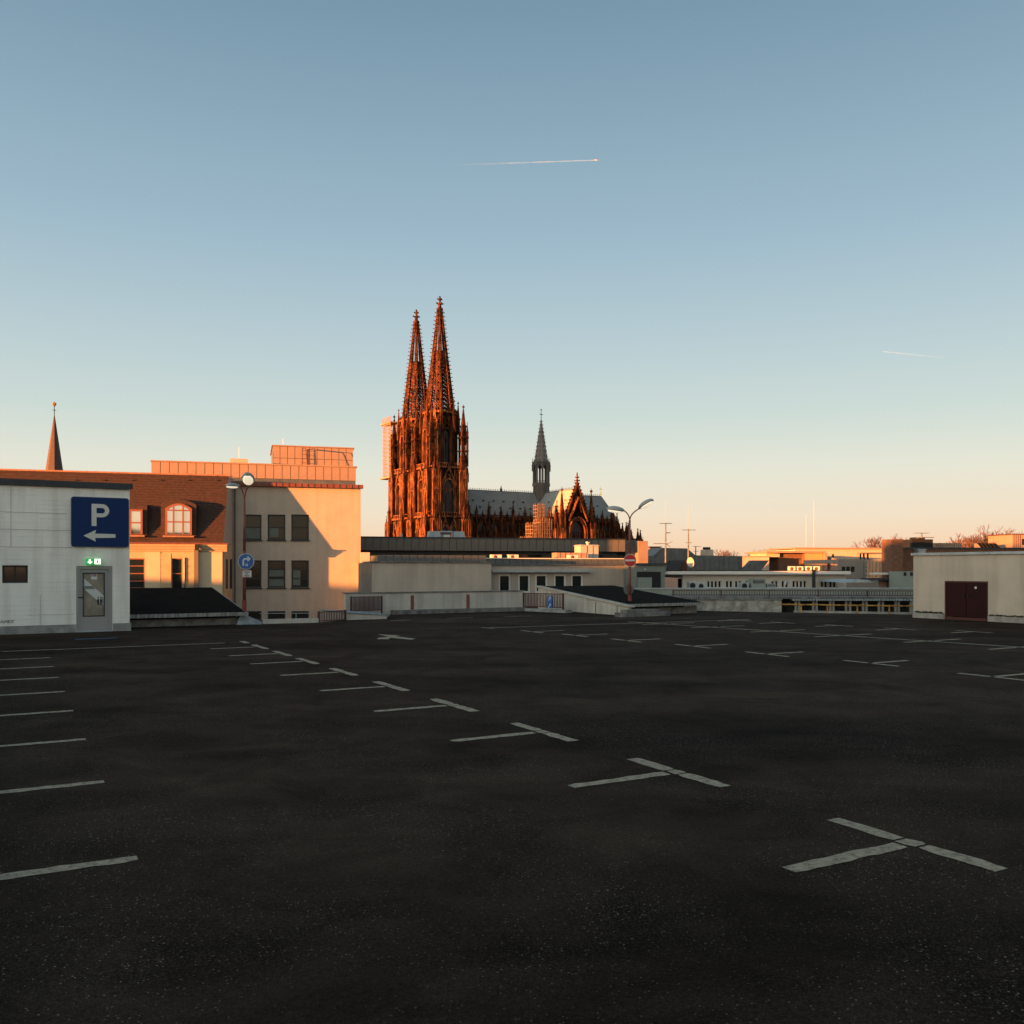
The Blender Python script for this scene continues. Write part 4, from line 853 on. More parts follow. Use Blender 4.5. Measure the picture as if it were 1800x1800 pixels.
q = MB(); q.box(-hw * .7, hw * .7, -.35, .35, 0, h * .45); q.build('body', M_signw, e); q = MB(); q.hexa([(-hw * .7, -.4, h * .6), (hw * .7, -.4, h * .6), (hw * .7, .4, h * .6), (-hw * .7, .4, h * .6), (-hw, -.5, h * .8), (hw, -.5, h * .8), (hw, .5, h * .8), (-hw, .5, h * .8)]); q.box(-hw, hw, -.5, .5, h * .802, h); q.build('cap', M_zincl, e); q = MB(); q.box(-hw * .5, hw * .5, -.3, .3, h * .45, h * .6); q.build('throat', M_dark, e)
o = None
for a, b in ((702, 704.6), (706.2, 708.6)):
    q = MB(); x0, x1 = FH.x(a, 1), FH.x(b, 1); q.bar((0, 0, 0), (0, 0, .25), (x1 - x0) / 2, 8); o = q.build('vent_pipe', M_signw); o.location = FH.world((x0 + x1) / 2, 1.2, fz1 + .05); tag(o, '%s white vent pipe on the fascia roof below the north tower' % ('left' if a < 705 else 'right'), 'vent', 'pair of white vent pipes')
#MARK_B
# ------------------------------------------------------------------ roofs at the right
# green-grey parapet house across the yard
GH = Frame(pz(1360, 50)[0], 50, 88)
gh = GH.root('green_house', 'long grey-green parapet house across the yard at the right', 'building')
gx0, gx1 = GH.x(1118), GH.x(1625); gz1 = GH.z(1360, 1035.3); gy = GH.z(1360, 1054.5)
m = MB(); m.box(gx0, gx1, 0, .3, -14.6, gz1); m.box(gx0, gx1, .3, 6, -14.6, gz1 - .6); m.build('parapet', M_green, gh)
m = MB(); m.box(gx0 - .03, gx1 + .03, -.06, .36, gz1 + .003, gz1 + .06); m.build('coping', M_zincl, gh)
# gallery slab and windows below, in front
GF = Frame(pz(1500, 45.5)[0], 45.5, 90)
gf = GF.root('gallery', 'low gallery with corrugated canopy and white posts beyond the yellow rail', 'building')
a0, a1 = GF.x(1392), GF.x(1612); zc = GF.z(1500, 1056)
m = MB(); m.box(a0, a1, .6, 3.5, -14.6, zc); m.build('wall', M_dark, gf)
m = MB(); m.box(GF.x(1180), a1, 0, 4, zc + .10, zc + .2); m.build('canopy_slab', M_dconc, gf)
n = 44; q = MB(); q.bar((0, -.12, 0), (0, .5, .02), .05, 6); f = None
for i in range(n):
    x_ = a0 + (i + .5) * (a1 - a0) / n
    if f is None: f = q.build('corrugation', M_zincl, gf); f.location = (x_, 0, zc + .04)
    else: inst(f, gf, (x_, 0, zc + .04), 'corrugation')
for a in (1400.5, 1406, 1431, 1437, 1461, 1466.5, 1489, 1496, 1519, 1525, 1547, 1553.5, 1576, 1581.5, 1603):
    m = MB(); m.box(GF.x(a) - .05, GF.x(a) + .05, .1, .2, -1.2, zc + .0); m.build('post', mat('post_white', (.24, .22, .20), .7), gf)
for k, a in enumerate((1412, 1443, 1472, 1502, 1531, 1560, 1587)):
    m = MB(); m.box(GF.x(a), GF.x(a + 15), .55, .595, -1.2, zc - .12); m.build('window', gdim, gf)
m = MB(); m.box(a0, a1, .0, .35, -.62, -.42); m.build('ledge', M_conc, gf)
railing('balustrade', 'long oxide red balustrade in front of the grey-green parapet', (Vector((*pz(1183, 46.4), 0)), Vector((*pz(1612, 45.4), 0))), zc + .22, .80, 96, .014, post_every=2.3)
# low wall between ramp and rail
LW = Frame(pz(1226, 41.3)[0], 41.3, 93)
o = MB(); x1 = LW.x(1374); o.box(0, x1, 0, .3, -.3, .48); lw_ = LW.root('low_wall', 'stained low concrete wall right of the black ramp roof', 'wall'); o.build('wall', mat('stained_wall', (.36, .35, .32), .9, var=.45, scale=3.5, bump=.4, streak=.3), lw_)
m = MB(); m.box(-.02, x1 + .03, -.04, .34, .482, .53); m.build('coping', M_dconc, lw_)
# yellow rail
a = Vector((*pz(1369, 39.6), 0)); b = Vector((*pz(1608, 37.6), 0)); dd = b - a
e = bpy.data.objects.new('yellow_rail', None); COL.objects.link(e); e.location = a; e.rotation_euler = (0, 0, math.atan2(dd.y, dd.x)); tag(e, 'rusty yellow guard rail along the deck edge at the right', 'guard rail')
m = MB(); m.bar((0, 0, .36), (dd.length, 0, .36), .034, 8); m.build('rail', M_yel, e)
for px in (1410, 1457, 1510, 1565):
    t_ = (px - 1369) / 239 ; m = MB(); m.box(dd.length * t_ - .03, dd.length * t_ + .03, -.03, .03, 0, .335); m.build('post', M_yel, e)
m = MB(); m.box(.6, dd.length, .25, .4, 0, .09); m.build('kerb', M_conc, e)
# plant room with maroon doors
RB = Frame(15.7, 35.6, HG + 90)
rb = RB.root('plant_room', 'beige rendered plant room with maroon double doors at the right', 'building')
hx0, hx1 = RB.x(1660.5), RB.x(1737); hz1 = RB.z(1698, 1021.5); Lr = 13.0; ht = 2.42
m = MB(); wall_with_holes(m, 0, Lr, 0, ht, 0, .3, [(hx0, hx1, -.01, hz1)]); m.box(0, .3, .3, 5, 0, ht); m.box(.3, Lr, 4.7, 5, 0, ht); m.box(.3, Lr, .3, 4.7, ht - .3, ht - .05); m.build('wall', mat('plant_room_render', (.50, .43, .36), .9, var=.10, scale=.9, bump=.3, bscale=30, streak=.12), rb)
q = 4
for k in range(q):
    m = MB(); a = -.06 + k * Lr / q; m.box(a, a + Lr / q - .02, -.08, .38, ht + .003, ht + .10); m.build('coping', M_zincl, rb)
m = MB(); m.box(0, hx0 - .01, -.05, -.003, 0, .20); m.box(hx1 + .01, Lr, -.05, -.003, 0, .20); m.build('plinth', mat('pale_plinth', (.30, .29, .27), .9, var=.3, scale=4), rb)
hm = (hx0 + hx1) / 2
for s_, lb in ((-1, None), (1, None)):
    x0, x1 = (hx0 + .05, hm - .01) if s_ < 0 else (hm + .01, hx1 - .05)
    m = MB(); m.box(x0, x1, .02, .08, .12, hz1 - .06); d_ = m.build('door', M_maroon, rb)
    m = MB(); xx = hm + s_ * .09; m.box(xx - .02, xx + .02, -.015, .019, .85, .98); m.build('handle', M_black, d_)
    m = MB(); m.box(x0 + .06, x1 - .06, .012, .019, .2, .23); m.box(x0 + .06, x1 - .06, .012, .019, hz1 - .2, hz1 - .17); m.build('rib', M_maroon, d_)
m = MB(); m.box(hx0, hx0 + .047, .0, .12, .0, hz1); m.box(hx1 - .047, hx1, 0, .12, 0, hz1); m.box(hx0 + .047, hx1 - .047, 0, .12, hz1 - .055, hz1); m.build('door_frame', M_rail, rb)
m = MB(); m.box(hx0 + .047, hx1 - .047, -.02, .12, 0, .10); m.build('threshold', M_rail, rb)
m = MB(); x_ = RB.x(1714.5); z_ = RB.z(1714.5, 1033); m.bar((x_, .019, z_), (x_, .012, z_), .05, 10); m.build('round_plate', M_signw, rb)
# moss and leaf litter along the foot of the wall
def litter(fr, name, label, spans, y, seed):
    rnd = random.Random(seed); m = MB()
    for x0, x1, n_ in spans:
        for _ in range(n_):
            x_ = rnd.uniform(x0, x1); h_ = rnd.uniform(.01, .06) * (1.5 if rnd.random() < .15 else 1); z_ = .2 + rnd.random() * h_; r_ = rnd.uniform(.01, .03); yy = y - rnd.uniform(0, .04)
            a_ = rnd.uniform(0, 6.28); b_ = rnd.uniform(-.8, .8)
            m.add([(x_ - r_ * math.cos(a_), yy - r_ * math.sin(a_), z_), (x_ + r_ * math.cos(a_), yy + r_ * math.sin(a_) * .4 - .01, z_ + r_ * b_), (x_ + r_ * .2, yy - .02, z_ + r_ * 1.4)], [(0, 1, 2), (2, 1, 0)])
    o = m.build(name, mat('moss', (.05, .05, .02), .95, var=.6, scale=12)); o.matrix_world = Matrix.Translation(fr.o) @ Matrix.Rotation(R(90 - fr.h), 4, 'Z'); tag(o, label, 'moss', kind='stuff')
litter(RB, 'moss', 'dark moss and leaf litter along the plant room plinth', [(.1, hx0 - .05, 420), (hx1 + .05, hx1 + 1.6, 260), (hx1 + 1.6, 7, 150)], -.004, 3)
# --- low white pavilion with ribbon windows
PV = Frame(pz(1330, 62)[0], 62, 88)
pv = PV.root('pavilion', 'low white flat-roofed house with a row of paired windows', 'building')
x0, x1 = PV.x(1200), PV.x(1478); z1 = PV.z(1330, 1007); ws = []
for a in (1243, 1256, 1276, 1292, 1310, 1356, 1374, 1393, 1406, 1443, 1458): ws.append((a, a + 5.2)); ws.append((a + 6.6, a + 11.8))
hs = [hole(PV, a, b, 1021, 1033) for a, b in ws]
m = MB(); wall_with_holes(m, x0, x1, -14.6, z1 - .1, 0, .3, hs); m.box(x0, x1, .3, 7, z1 - .35, z1 - .1); m.extr([(x1 + .002, -14.6), (x1 + 1.0, -14.6), (x1 + .35, z1 - .1), (x1 + .002, z1 - .1)], 0, 7); m.build('wall', mat('pavilion_wall', (.55, .52, .48), .85, var=.06), pv)
for a, b in ws: window(PV, pv, a, b, 1021, 1033, fm=M_frame_w, gm=gdim, t=.03, rec=.12)
m = MB(); m.box(x0, x1 - .1, 1.4, 1.5, -3, z1 - .4); m.build('room_wall', M_dark, pv)
m = MB(); m.box(PV.x(1170), x1 + .4, -.7, 7.2, z1 - .097, z1 + .12); m.build('roof_edge', mat('roof_white', (.62, .60, .57), .7), pv)
m = MB(); m.box(PV.x(1170), x1 + .3, -.5, 7, z1 + .123, z1 + .16); m.build('roof_felt', M_felt, pv)
# dark annex left of it
AN = Frame(pz(1140, 52)[0], 52, 86)
an = AN.root('annex', 'dark green annex with wide roof edge beside the terrace house', 'building')
x0, x1 = AN.x(1119), AN.x(1169); z1 = AN.z(1145, 993)
m = MB(); m.box(x0, x1, 0, 5, -14.6, z1); m.build('wall', mat('annex_green', (.17, .195, .18), .8, var=.1), an); m = MB(); m.box(x0 - .1, x1 + .1, -.2, 5.1, z1 + .003, z1 + .10); m.build('roof_edge', M_coping, an)
m = MB(); m.box(AN.x(1119.5), AN.x(1161), -.06, -.003, -1, AN.z(1140, 1005)); m.build('opening', M_dark, an); m = MB(); m.box(AN.x(1119.8), AN.x(1145), -.14, -.063, -1, AN.z(1130, 1015)); m.build('shutter', mat('shutter_green', (.17, .20, .18), .6), an)
m = MB(); c_ = AN.at(1133, 1001); m.bar((c_[0], -.12, c_[1]), (c_[0], -.003, c_[1]), .07, 10); m.build('wall_lamp', M_zincl, an)
# --- grey sheet-metal roof house with cranked outline
GM = Frame(pz(1230, 80)[0], 80, 86)
gm_ = GM.root('metal_roof_house', 'grey standing-seam roof house with cranked outline behind the antennas', 'building')
A = lambda a, b: GM.at(a, b)
out = [A(1139, 1006), A(1305, 1006), A(1305, 977.5), A(1222.5, 976), A(1208, 964), A(1164, 963), A(1149, 976.5), A(1139, 977)]
m = MB(); m.extr(out, 0, 14); m.build('roof_shell', M_zinc, gm_)
for k in range(19):
    px = 1144 + k * 8.6; top = 977.3
    if px < 1164: top = 976.5 - (max(0, px - 1149)) / 15 * 13
    elif px < 1208: top = 963.5
    elif px < 1222.5: top = 964 + (px - 1208) / 14.5 * 12
    x_, zt2 = GM.at(px, top); m = MB(); m.box(x_ - .03, x_ + .03, -.06, -.003, GM.z(px, 1002), zt2 - .03); m.build('seam', M_zinc, gm_)
m = MB(); m.extr([A(1170, 1002), A(1210, 1002), A(1204, 985), A(1176, 985)], -.35, -.004); m.build('lower_opening', M_coping, gm_)
m = MB(); m.box(GM.x(1196), GM.x(1208), -.5, -.36, GM.z(1200, 1004), GM.z(1200, 988)); m.build('red_flap', M_rail, gm_)
CW = Frame(pz(1328, 108)[0], 108, 84)  # side wall of the metal roof house, set apart where the sun reaches
cw = CW.root('cream_side_wall', 'sunlit cream side wall of the grey metal roof house, set deeper to catch the sun', 'building')
m = MB(); m.box(CW.x(1296), CW.x(1352), 0, 8, -14.6, CW.z(1328, 979)); m.build('wall', M_plaster, cw)
m = MB(); m.box(CW.x(1296) - .1, CW.x(1352) + .1, -.15, 8.1, CW.z(1328, 979) + .003, CW.z(1328, 977.5)); m.build('roof_edge', M_panel, cw)
A2 = lambda a, b: GM.at(a, b, -1.0)
m = MB(); m.extr([A2(1305, 1003), A2(1338, 1003), A2(1352, 985), A2(1322, 985)], -1.0, -.2); m.build('lean_to', M_zinc, gm_)
# roof clutter on it
e, hw, hd, h = roofbox(GM, 'chimney', 'cream chimney with four dark pots on the far roof', 'chimney', 1239.5, 1254, 966, 980, 5, 1.6, M_plaster)
for k in range(4): q = MB(); x_ = -hw + hw * (k + .6) / 2.2; q.bar((x_, 0, h), (x_, 0, h + .25), .12, 6, .08); q.build('pot', M_black, e)
e, hw, hd, h = roofbox(GM, 'roof_house', 'sunlit roof hut on the far edge left of the antennas', 'roof hut', 1143, 1161, 962.5, 978, 5, 2.0, M_panel)
q = MB(); q.box(-hw - .1, hw + .1, -hd - .1, hd + .1, h + .002, h + .1); q.build('rim', M_rail, e)
def antenna(label, px, Y, y0, y1, arms, ythin=None):
    b = P(px, y0, Y); e = bpy.data.objects.new('antenna', None); COL.objects.link(e); e.location = b; tag(e, label, 'antenna', 'television antennas')
    s_ = Y / F_PX; q = MB(); q.bar((0, 0, 0), (0, 0, (y0 - y1) * s_), .06, 6, .045); q.build('mast', M_dconc, e)
    if ythin: q = MB(); q.bar((0, 0, (y0 - y1) * s_), (0, 0, (y0 - ythin) * s_), .014, 5, .008); q.build('rod', M_grey, e)
    for (dx0, dx1, yy, slope, r_) in arms:
        q = MB(); z_ = (y0 - yy) * s_; a = Vector((dx0 * s_, 0, z_)); b2 = Vector((dx1 * s_, .1, z_ - slope * s_)); q.bar(a, b2, r_, 5); n_ = max(3, int(abs(dx1 - dx0) / 2.4))
        for k in range(n_ + 1): p_ = a.lerp(b2, k / n_); q.bar(p_ + Vector((0, -.35, 0)), p_ + Vector((0, .35, 0)), .008, 4)
        q.build('boom', M_dconc, e)
    return e
antenna('tall television antenna with three booms above the pavilion', 1170, 60, 1006, 919, [(-10.5, 11, 920, 0, .022), (0, 8.5, 936.5, 0, .03), (-21, 1, 955.5, 0, .022), (1, 12, 957, -5, .02), (1, 8, 956, 5, .02)], 881)
antenna('shorter television antenna right of the tall one', 1210, 62, 1006, 930, [(-11, 13, 931.5, 0, .02), (-5, 6, 954, 0, .018)], 889)
antenna('small television antenna on the far grey roof', 1223, 84, 980, 960, [(-5, 9, 960.5, 0, .02), (-4, 5, 969, 0, .02)])
# satellite dish
c = P(1214, 988.5, 60.5); e = bpy.data.objects.new('satellite_dish', None); COL.objects.link(e); e.location = c; e.rotation_euler = (R(8), 0, R(-52)); tag(e, 'round satellite dish on the white pavilion roof', 'satellite dish')
q = MB(); n = 20; rings = [(0, .10), (.12, .075), (.2, .04), (.27, 0), (.29, -.005)]
vs = [(r_ * math.cos(2 * math.pi * i / n), d_ , r_ * 1.12 * math.sin(2 * math.pi * i / n)) for r_, d_ in rings[1:] for i in range(n)]
q.add(vs + [(0, .10, 0)], [(k * n + i, k * n + (i + 1) % n, (k + 1) * n + (i + 1) % n, (k + 1) * n + i) for k in range(3) for i in range(n)] + [(4 * n, (i + 1) % n, i) for i in range(n)]); q.build('bowl', mat('dish_grey', (.36, .38, .38), .5), e, smooth=True)
q = MB(); pts = [(.29 * math.cos(2 * math.pi * i / n), -.01, .325 * math.sin(2 * math.pi * i / n)) for i in range(n + 1)]; q.tube(pts, .014, 5); q.build('rim', M_ac, e)
q = MB(); q.bar((0, .02, -.3), (0, -.42, -.16), .014, 5); q.bar((0, -.46, -.18), (0, -.38, -.13), .035, 6); q.build('feed_arm', M_post, e)
q = MB(); q.bar((0, .12, 0), (0, .12, -.62), .02, 6); q.build('mast', M_post, e)
# small equipment in front of the pavilion, on the green house roof
def gadget(label, pxa, pxb, pya, pyb, fan):
    e, hw, hd, h = roofbox(GH, 'roof_unit', label, 'roof unit', pxa, pxb, pya, pyb, 2.2, .7, M_green if not fan else M_zincl, 'units on the green house roof')
    if fan: q = MB(); q.bar((-hw * .2, -hd - .015, h * .5), (-hw * .2, -hd - .002, h * .5), h * .4, 14); q.build('fan_grille', M_black, e)
    else: q = MB(); q.box(-hw * .8, hw * .8, -hd - .015, -hd - .002, h * .55, h * .85); q.build('louvre', M_zinc, e)
gadget('grey roof unit with fan beneath the pavilion windows, leftmost', 1212, 1226, 1023, 1036, True); gadget('grey roof unit with fan right of the leftmost one', 1226, 1242, 1025, 1036, True); gadget('grey roof unit with dark fan in the middle of the pavilion', 1304, 1316, 1024, 1036, True)
gadget('wide green-grey plant box before the pavilion', 1321, 1346, 1017, 1036, False); gadget('small pale cabinet beside the wide plant box', 1348, 1364, 1026, 1036, False)
e = bpy.data.objects.new('vent_pipe', None); COL.objects.link(e); c = GH.world(GH.x(1387, 2), 2.0, 0); e.location = (c.x, c.y, GH.z(1387, 1036, 2)); tag(e, 'bent galvanised vent pipe on the green house roof', 'vent')
q = MB(); pts = [(0, 0, 0), (0, 0, .32)] + [(-.11 + .11 * math.cos(R(a)), 0, .32 + .13 * math.sin(R(a))) for a in (30, 60, 90, 120, 150)] + [(-.22, 0, .28)]; q.tube(pts, .065, 8); q.build('pipe', M_alu, e, smooth=True)
q = MB(); q.bar((0, 0, 0), (0, 0, .05), .11, 8); q.build('flange', M_zincl, e)
# dark flue in front of the timber penthouse
e = bpy.data.objects.new('flue', None); COL.objects.link(e); c = PV.world(PV.x(1430.5, -.8), -.8, 0); e.location = (c.x, c.y, -1); tag(e, 'square dark flue in front of the white pavilion', 'flue')
q = MB(); zt2 = PV.z(1430.5, 1003, -.8) + 1; q.box(-.09, .09, -.09, .09, 0, zt2); q.build('shaft', M_frame_b, e); q = MB(); q.box(-.12, .12, -.12, .12, zt2 + .002, zt2 + .06); q.build('cap', M_frame_b, e)

# --- timber-clad penthouse and cream terrace house behind
TP = Frame(pz(1430, 111)[0], 111, 84)
tp = TP.root('timber_penthouse', 'sunlit timber-clad penthouse with flat brown roof edge', 'building')
x0, x1 = TP.x(1415), TP.x(1446); z1 = TP.z(1430, 972)
m = MB(); m.box(x0, x1, .08, 6, -14.6, z1); m.build('core', M_brick, tp)
n = 12; w_ = (x1 - x0) / n; q = MB(); q.box(.01, w_ - .01, 0, .07, 0, z1 - TP.z(1430, 1006)); f = None
MT = mat('timber_board', (.50, .30, .15), .7, var=.3, scale=2, vec=(6, 6, .5))
for i in range(n):
    if f is None: f = q.build('board', MT, tp); f.location = (x0, 0, TP.z(1430, 1006))
    else: inst(f, tp, (x0 + i * w_, 0, TP.z(1430, 1006)), 'board')
m = MB(); m.box(TP.x(1345), TP.x(1448), -.6, 7, z1 + .003, z1 + .22); m.build('roof_edge', M_panel, tp)
m = MB(); m.box(TP.x(1374), x0 - .01, 1.0, 6, -14.6, z1 - .0); m.build('brick_wall', M_brick, tp)
m = MB(); m.box(TP.x(1350), TP.x(1374) - .01, .6, 6, TP.z(1360, 979), z1 - .0); m.build('balcony_front', M_plaster, tp)
m = MB(); m.box(TP.x(1446.5), TP.x(1451), -.5, 6, -14.6, z1 + .002); m.build('end_wall', M_panel, tp)
m = MB(); m.extr([TP.at(1451.5, 1006, .4), TP.at(1462, 1006, .4), TP.at(1462, 981, .4), TP.at(1451.5, 977, .4)], .4, 5); m.build('blue_screen', M_zinc, tp)
m = MB(); m.extr([TP.at(1459, 1007, -.5), TP.at(1481, 1007, -.5), TP.at(1474, 984, -.5), TP.at(1465, 981, -.5)], -.5, 4); m.build('tapered_flue', M_panel, tp)
for k, a in enumerate((1388, 1402, 1417, 1431)): aircon(PV, 'white air conditioner on the pavilion roof, %s from the left' % ['first', 'second', 'third', 'fourth'][k], a, a + 10, 995.5, 1003.5, 2.5)
CT = Frame(pz(1480, 124)[0], 124, 82)
ct = CT.root('cream_penthouse', 'sunlit cream penthouse with long flat roof at the right', 'building')
x0, x1 = CT.x(1397), CT.x(1560); z1 = CT.z(1480, 965); hs = [hole(CT, 1511, 1515, 973, 983), hole(CT, 1516.5, 1521, 973, 983), hole(CT, 1523.5, 1528, 973, 983), hole(CT, 1462.5, 1467, 974, 980)]
m = MB(); wall_with_holes(m, x0, x1, -14.6, z1, 0, .3, hs); m.box(x0, x1, .3, 9, z1 - .4, z1 - .1); m.build('wall', M_plaster, ct)
for a, b, c, d_ in ((1511, 1515, 973, 983), (1516.5, 1521, 973, 983), (1523.5, 1528, 973, 983), (1462.5, 1467, 974, 980)): window(CT, ct, a, b, c, d_, fm=M_frame_b, gm=gdim, t=.03, rec=.15)
m = MB(); m.box(x0 - .2, x1 + .2, -.4, 9.2, z1 + .003, z1 + .18); m.build('roof_edge', M_panel, ct)
m = MB(); m.box(CT.x(1506), CT.x(1538), -1.0, -.003, CT.z(1520, 972.6), CT.z(1520, 970.8)); m.build('awning', M_panel, ct)
GB = Frame(pz(1515, 88)[0], 88, 84)
gb = GB.root('grey_flat_house', 'grey concrete house with dark strip window and roof railing', 'building')
x0, x1 = GB.x(1474), GB.x(1562); z1 = GB.z(1515, 983); hs = [hole(GB, a, a + 7, 996, 1005.5) for a in (1479.5, 1487.5, 1495.5)]
m = MB(); wall_with_holes(m, x0, x1, -14.6, z1, 0, .3, hs); m.box(x0, x1, .3, 8, z1 - .4, z1 - .02); m.build('wall', mat('grey_house', (.24, .21, .185), .85, var=.12, scale=.6), gb)
for a in (1479.5, 1487.5, 1495.5): window(GB, gb, a, a + 7, 996, 1005.5, fm=M_frame_b, gm=gdim, t=.05)
q = MB(); q.bar((0, .1, z1), (0, .1, z1 + .28), .015, 4); f = None
for k in range(13):
    x_ = x0 + (x1 - x0) * (k + .5) / 13
    if f is None: f = q.build('railing_post', M_grey, gb); f.location = (x_, 0, 0)
    else: inst(f, gb, (x_, 0, 0), 'railing_post')
# scaffold against the chimney
def scaffold(name, label, fr, x0, x1, z0, z1, d0, d1, nx, nz, r, mtl, plank=None, diag=True):
    e = bpy.data.objects.new(name, None); COL.objects.link(e); e.location = fr.o; e.rotation_euler = (0, 0, R(90 - fr.h)); tag(e, label, 'scaffold')
    q = MB()
    for yy in (d0, d1):
        for i in range(nx + 1): x_ = x0 + (x1 - x0) * i / nx; q.bar((x_, yy, z0), (x_, yy, z1), r, 4)
    q.build('standards', mtl, e, kind='stuff')
    q = MB()
    for k in range(nz + 1):
        z_ = z0 + (z1 - z0) * k / nz
        for yy in (d0, d1): q.bar((x0, yy, z_), (x1, yy, z_), r * .8, 4); q.bar((x0, yy, z_ - (z1 - z0) / nz * .5), (x1, yy, z_ - (z1 - z0) / nz * .5), r * .6, 4)
        for x_ in (x0, x1): q.bar((x_, d0, z_), (x_, d1, z_), r * .8, 4)
    if diag:
        for i in range(nx):
            xa, xb = x0 + (x1 - x0) * i / nx, x0 + (x1 - x0) * (i + 1) / nx
            for k in range(nz):
                if (i + k) % 2: q.bar((xa, d0, z0 + (z1 - z0) * k / nz), (xb, d0, z0 + (z1 - z0) * (k + 1) / nz), r * .6, 4)
    q.build('ledgers', mtl, e, kind='stuff')
    if plank:
        for k in range(nz + 1): z_ = z0 + (z1 - z0) * k / nz; q = MB(); q.box(x0, x1, d0, d1, z_ + r, z_ + r + plank); q.build('deck_boards', mtl, e)
    return e
scaffold('scaffold', 'small tubular scaffold left of the brown chimney stack', GB, GB.x(1520, -2), GB.x(1556, -2), GB.z(1540, 1015, -2), GB.z(1540, 986, -2), -2.6, -1.8, 6, 4, .03, M_zinc)
# --- brown rendered house with the chimney stack
BC = Frame(pz(1580, 60)[0], 60, 86)
bc = BC.root('brown_house', 'brown rendered house with tall chimney stack behind the plant room', 'building')
bpoly = [(BC.x(1559.5, 1.2), 1.2), (BC.x(1840, 1.2), 1.2), (BC.x(1850, 6), 6), (BC.x(1563, 6), 6)]
m = MB(); m.prism(bpoly, -14.6, BC.z(1690, 965, 1.2)); m.build('wall', M_brick, bc)
m = MB(); m.prism([(bpoly[0][0] - .05, 1.1), (bpoly[1][0], 1.1), bpoly[2], bpoly[3]], BC.z(1690, 965, 1.2) + .003, BC.z(1690, 962.5, 1.2)); m.build('roof_edge', M_coping, bc)
x0, x1 = BC.x(1564.5), BC.x(1594); q = MB(); zt2 = BC.z(1579, 947.5); q.hexa([(x0, -.2, -14.6), (x1 - .35, -.2, -14.6), (x1, 1.19, -14.6), (x0, 1.19, -14.6), (x0, -.2, zt2 - .03), (x1 - .35, -.2, zt2), (x1, 1.19, zt2 + .02), (x0, 1.19, zt2)]); q.build('chimney_stack', M_brick, bc)
m = MB(); m.box(BC.x(1581.5, -2), BC.x(1612, -2), -2, -.6, -14.6, BC.z(1595, 1004.5, -2)); m.build('porch', M_green, bc)
for a in (1588.5, 1600): m = MB(); m.box(BC.x(a, -2), BC.x(a + 4, -2), -2.06, -2.003, BC.z(a, 1012, -2), BC.z(a, 1006, -2)); m.build('porch_slot', M_black, bc)
m = MB(); m.box(BC.x(1525), BC.x(1563), -.5, 1.0, BC.z(1545, 1020), BC.z(1545, 1016)); m.build('low_roof', M_coping, bc); m = MB(); m.box(BC.x(1548), BC.x(1562), .2, .3, -2, BC.z(1555, 1020) - .01); m.build('low_wall', M_panel, bc)
m = MB(); m.box(BC.x(1536), BC.x(1558), -.3, .6, BC.z(1545, 1010), BC.z(1545, 1006.5)); m.build('pale_canopy', M_ac, bc)
m = MB(); m.extr([BC.at(1495, 1024, -3), BC.at(1535, 1024, -3), BC.at(1525, 1019, -3), BC.at(1505, 1019, -3)], -3, 2); m.build('skylight', M_zincl, bc)
e, hw, hd, h = roofbox(BC, 'black_cabin', 'black boxy roof cabin carrying an aerial next to the chimney stack', 'roof cabin', 1603, 1640, 948, 963.2, 3.0, 1.6, M_black)
for k in range(10): q = MB(); x_ = -hw + (k + .5) * hw / 5; q.box(x_ - .02, x_ + .02, -hd - .02, -hd - .002, 0, h); q.build('rib', M_black, e)
q = MB(); q.box(-.3, .4, -.4, .4, h + .002, h + .16); q.build('roof_box', M_black, e)
antenna('thin television aerial on the black roof cabin', 1620, 62.5, 946, 937, [(-13, 13, 937, 0, .015), (2, 22, 944.5, 0, .025), (-8, 0, 945.5, 0, .04)], 888)
e, hw, hd, h = roofbox(BC, 'roof_box', 'pale grey box on the brown wall below the black cabin', 'vent', 1614.5, 1627, 966.5, 976, .5, .6, M_zincl)
q = MB(); q.box(-hw - .05, hw + .05, -hd - .05, hd + .05, h + .002, h + .06); q.build('cap', M_zincl, e)
# sunlit ribbed container row
e, hw, hd, h = roofbox(BC, 'ribbed_parapet', 'sunlit ribbed metal parapet right of the black cabin', 'parapet', 1641, 1690, 954.5, 964, 6, .4, M_panel)
for k in range(14): q = MB(); x_ = -hw + (k + .5) * hw / 7; q.box(x_ - .05, x_ + .05, -hd - .10, -hd - .002, 0, h); q.build('rib', M_panel, e)
# sloping slatted louvre
e = bpy.data.objects.new('slatted_louvre', None); COL.objects.link(e); c = P(1735, 965, 67); e.location = c; tag(e, 'sloping slatted louvre with dark blades before the bare trees', 'louvre')
for k in range(6): x_ = -.85 + k * .27; q = MB(); q.hexa([(x_ + .35, -.2, 0), (x_ + .47, -.2, 0), (x_ + .47, .2, 0), (x_ + .35, .2, 0), (x_ - .05, -.2, .42), (x_ + .07, -.2, .42), (x_ + .07, .2, .42), (x_ - .05, .2, .42)]); q.build('blade', M_black, e)
q = MB(); q.extr([(-.9, 0), (-.5, 0), (-.9, .45), (-1.0, .45)], -.25, .25); q.build('cheek', M_panel, e); q = MB(); q.box(-1.0, 1.3, -.3, .3, -.12, -.01); q.build('base', M_panel, e)
e, hw, hd, h = roofbox(BC, 'lift_house', 'sunlit lift house at the right edge of the picture', 'roof hut', 1779.5, 1830, 940, 971, 6, 3, M_panel)
q = MB(); q.box(-hw - .06, hw + .06, -hd - .06, hd + .06, h + .002, h + .07); q.build('roof_edge', M_rail, e); q = MB(); q.box(-hw + .72, -hw + 1.2, -hd - .02, -hd - .002, h - .75, h - .30); q.build('hatch', M_black, e)
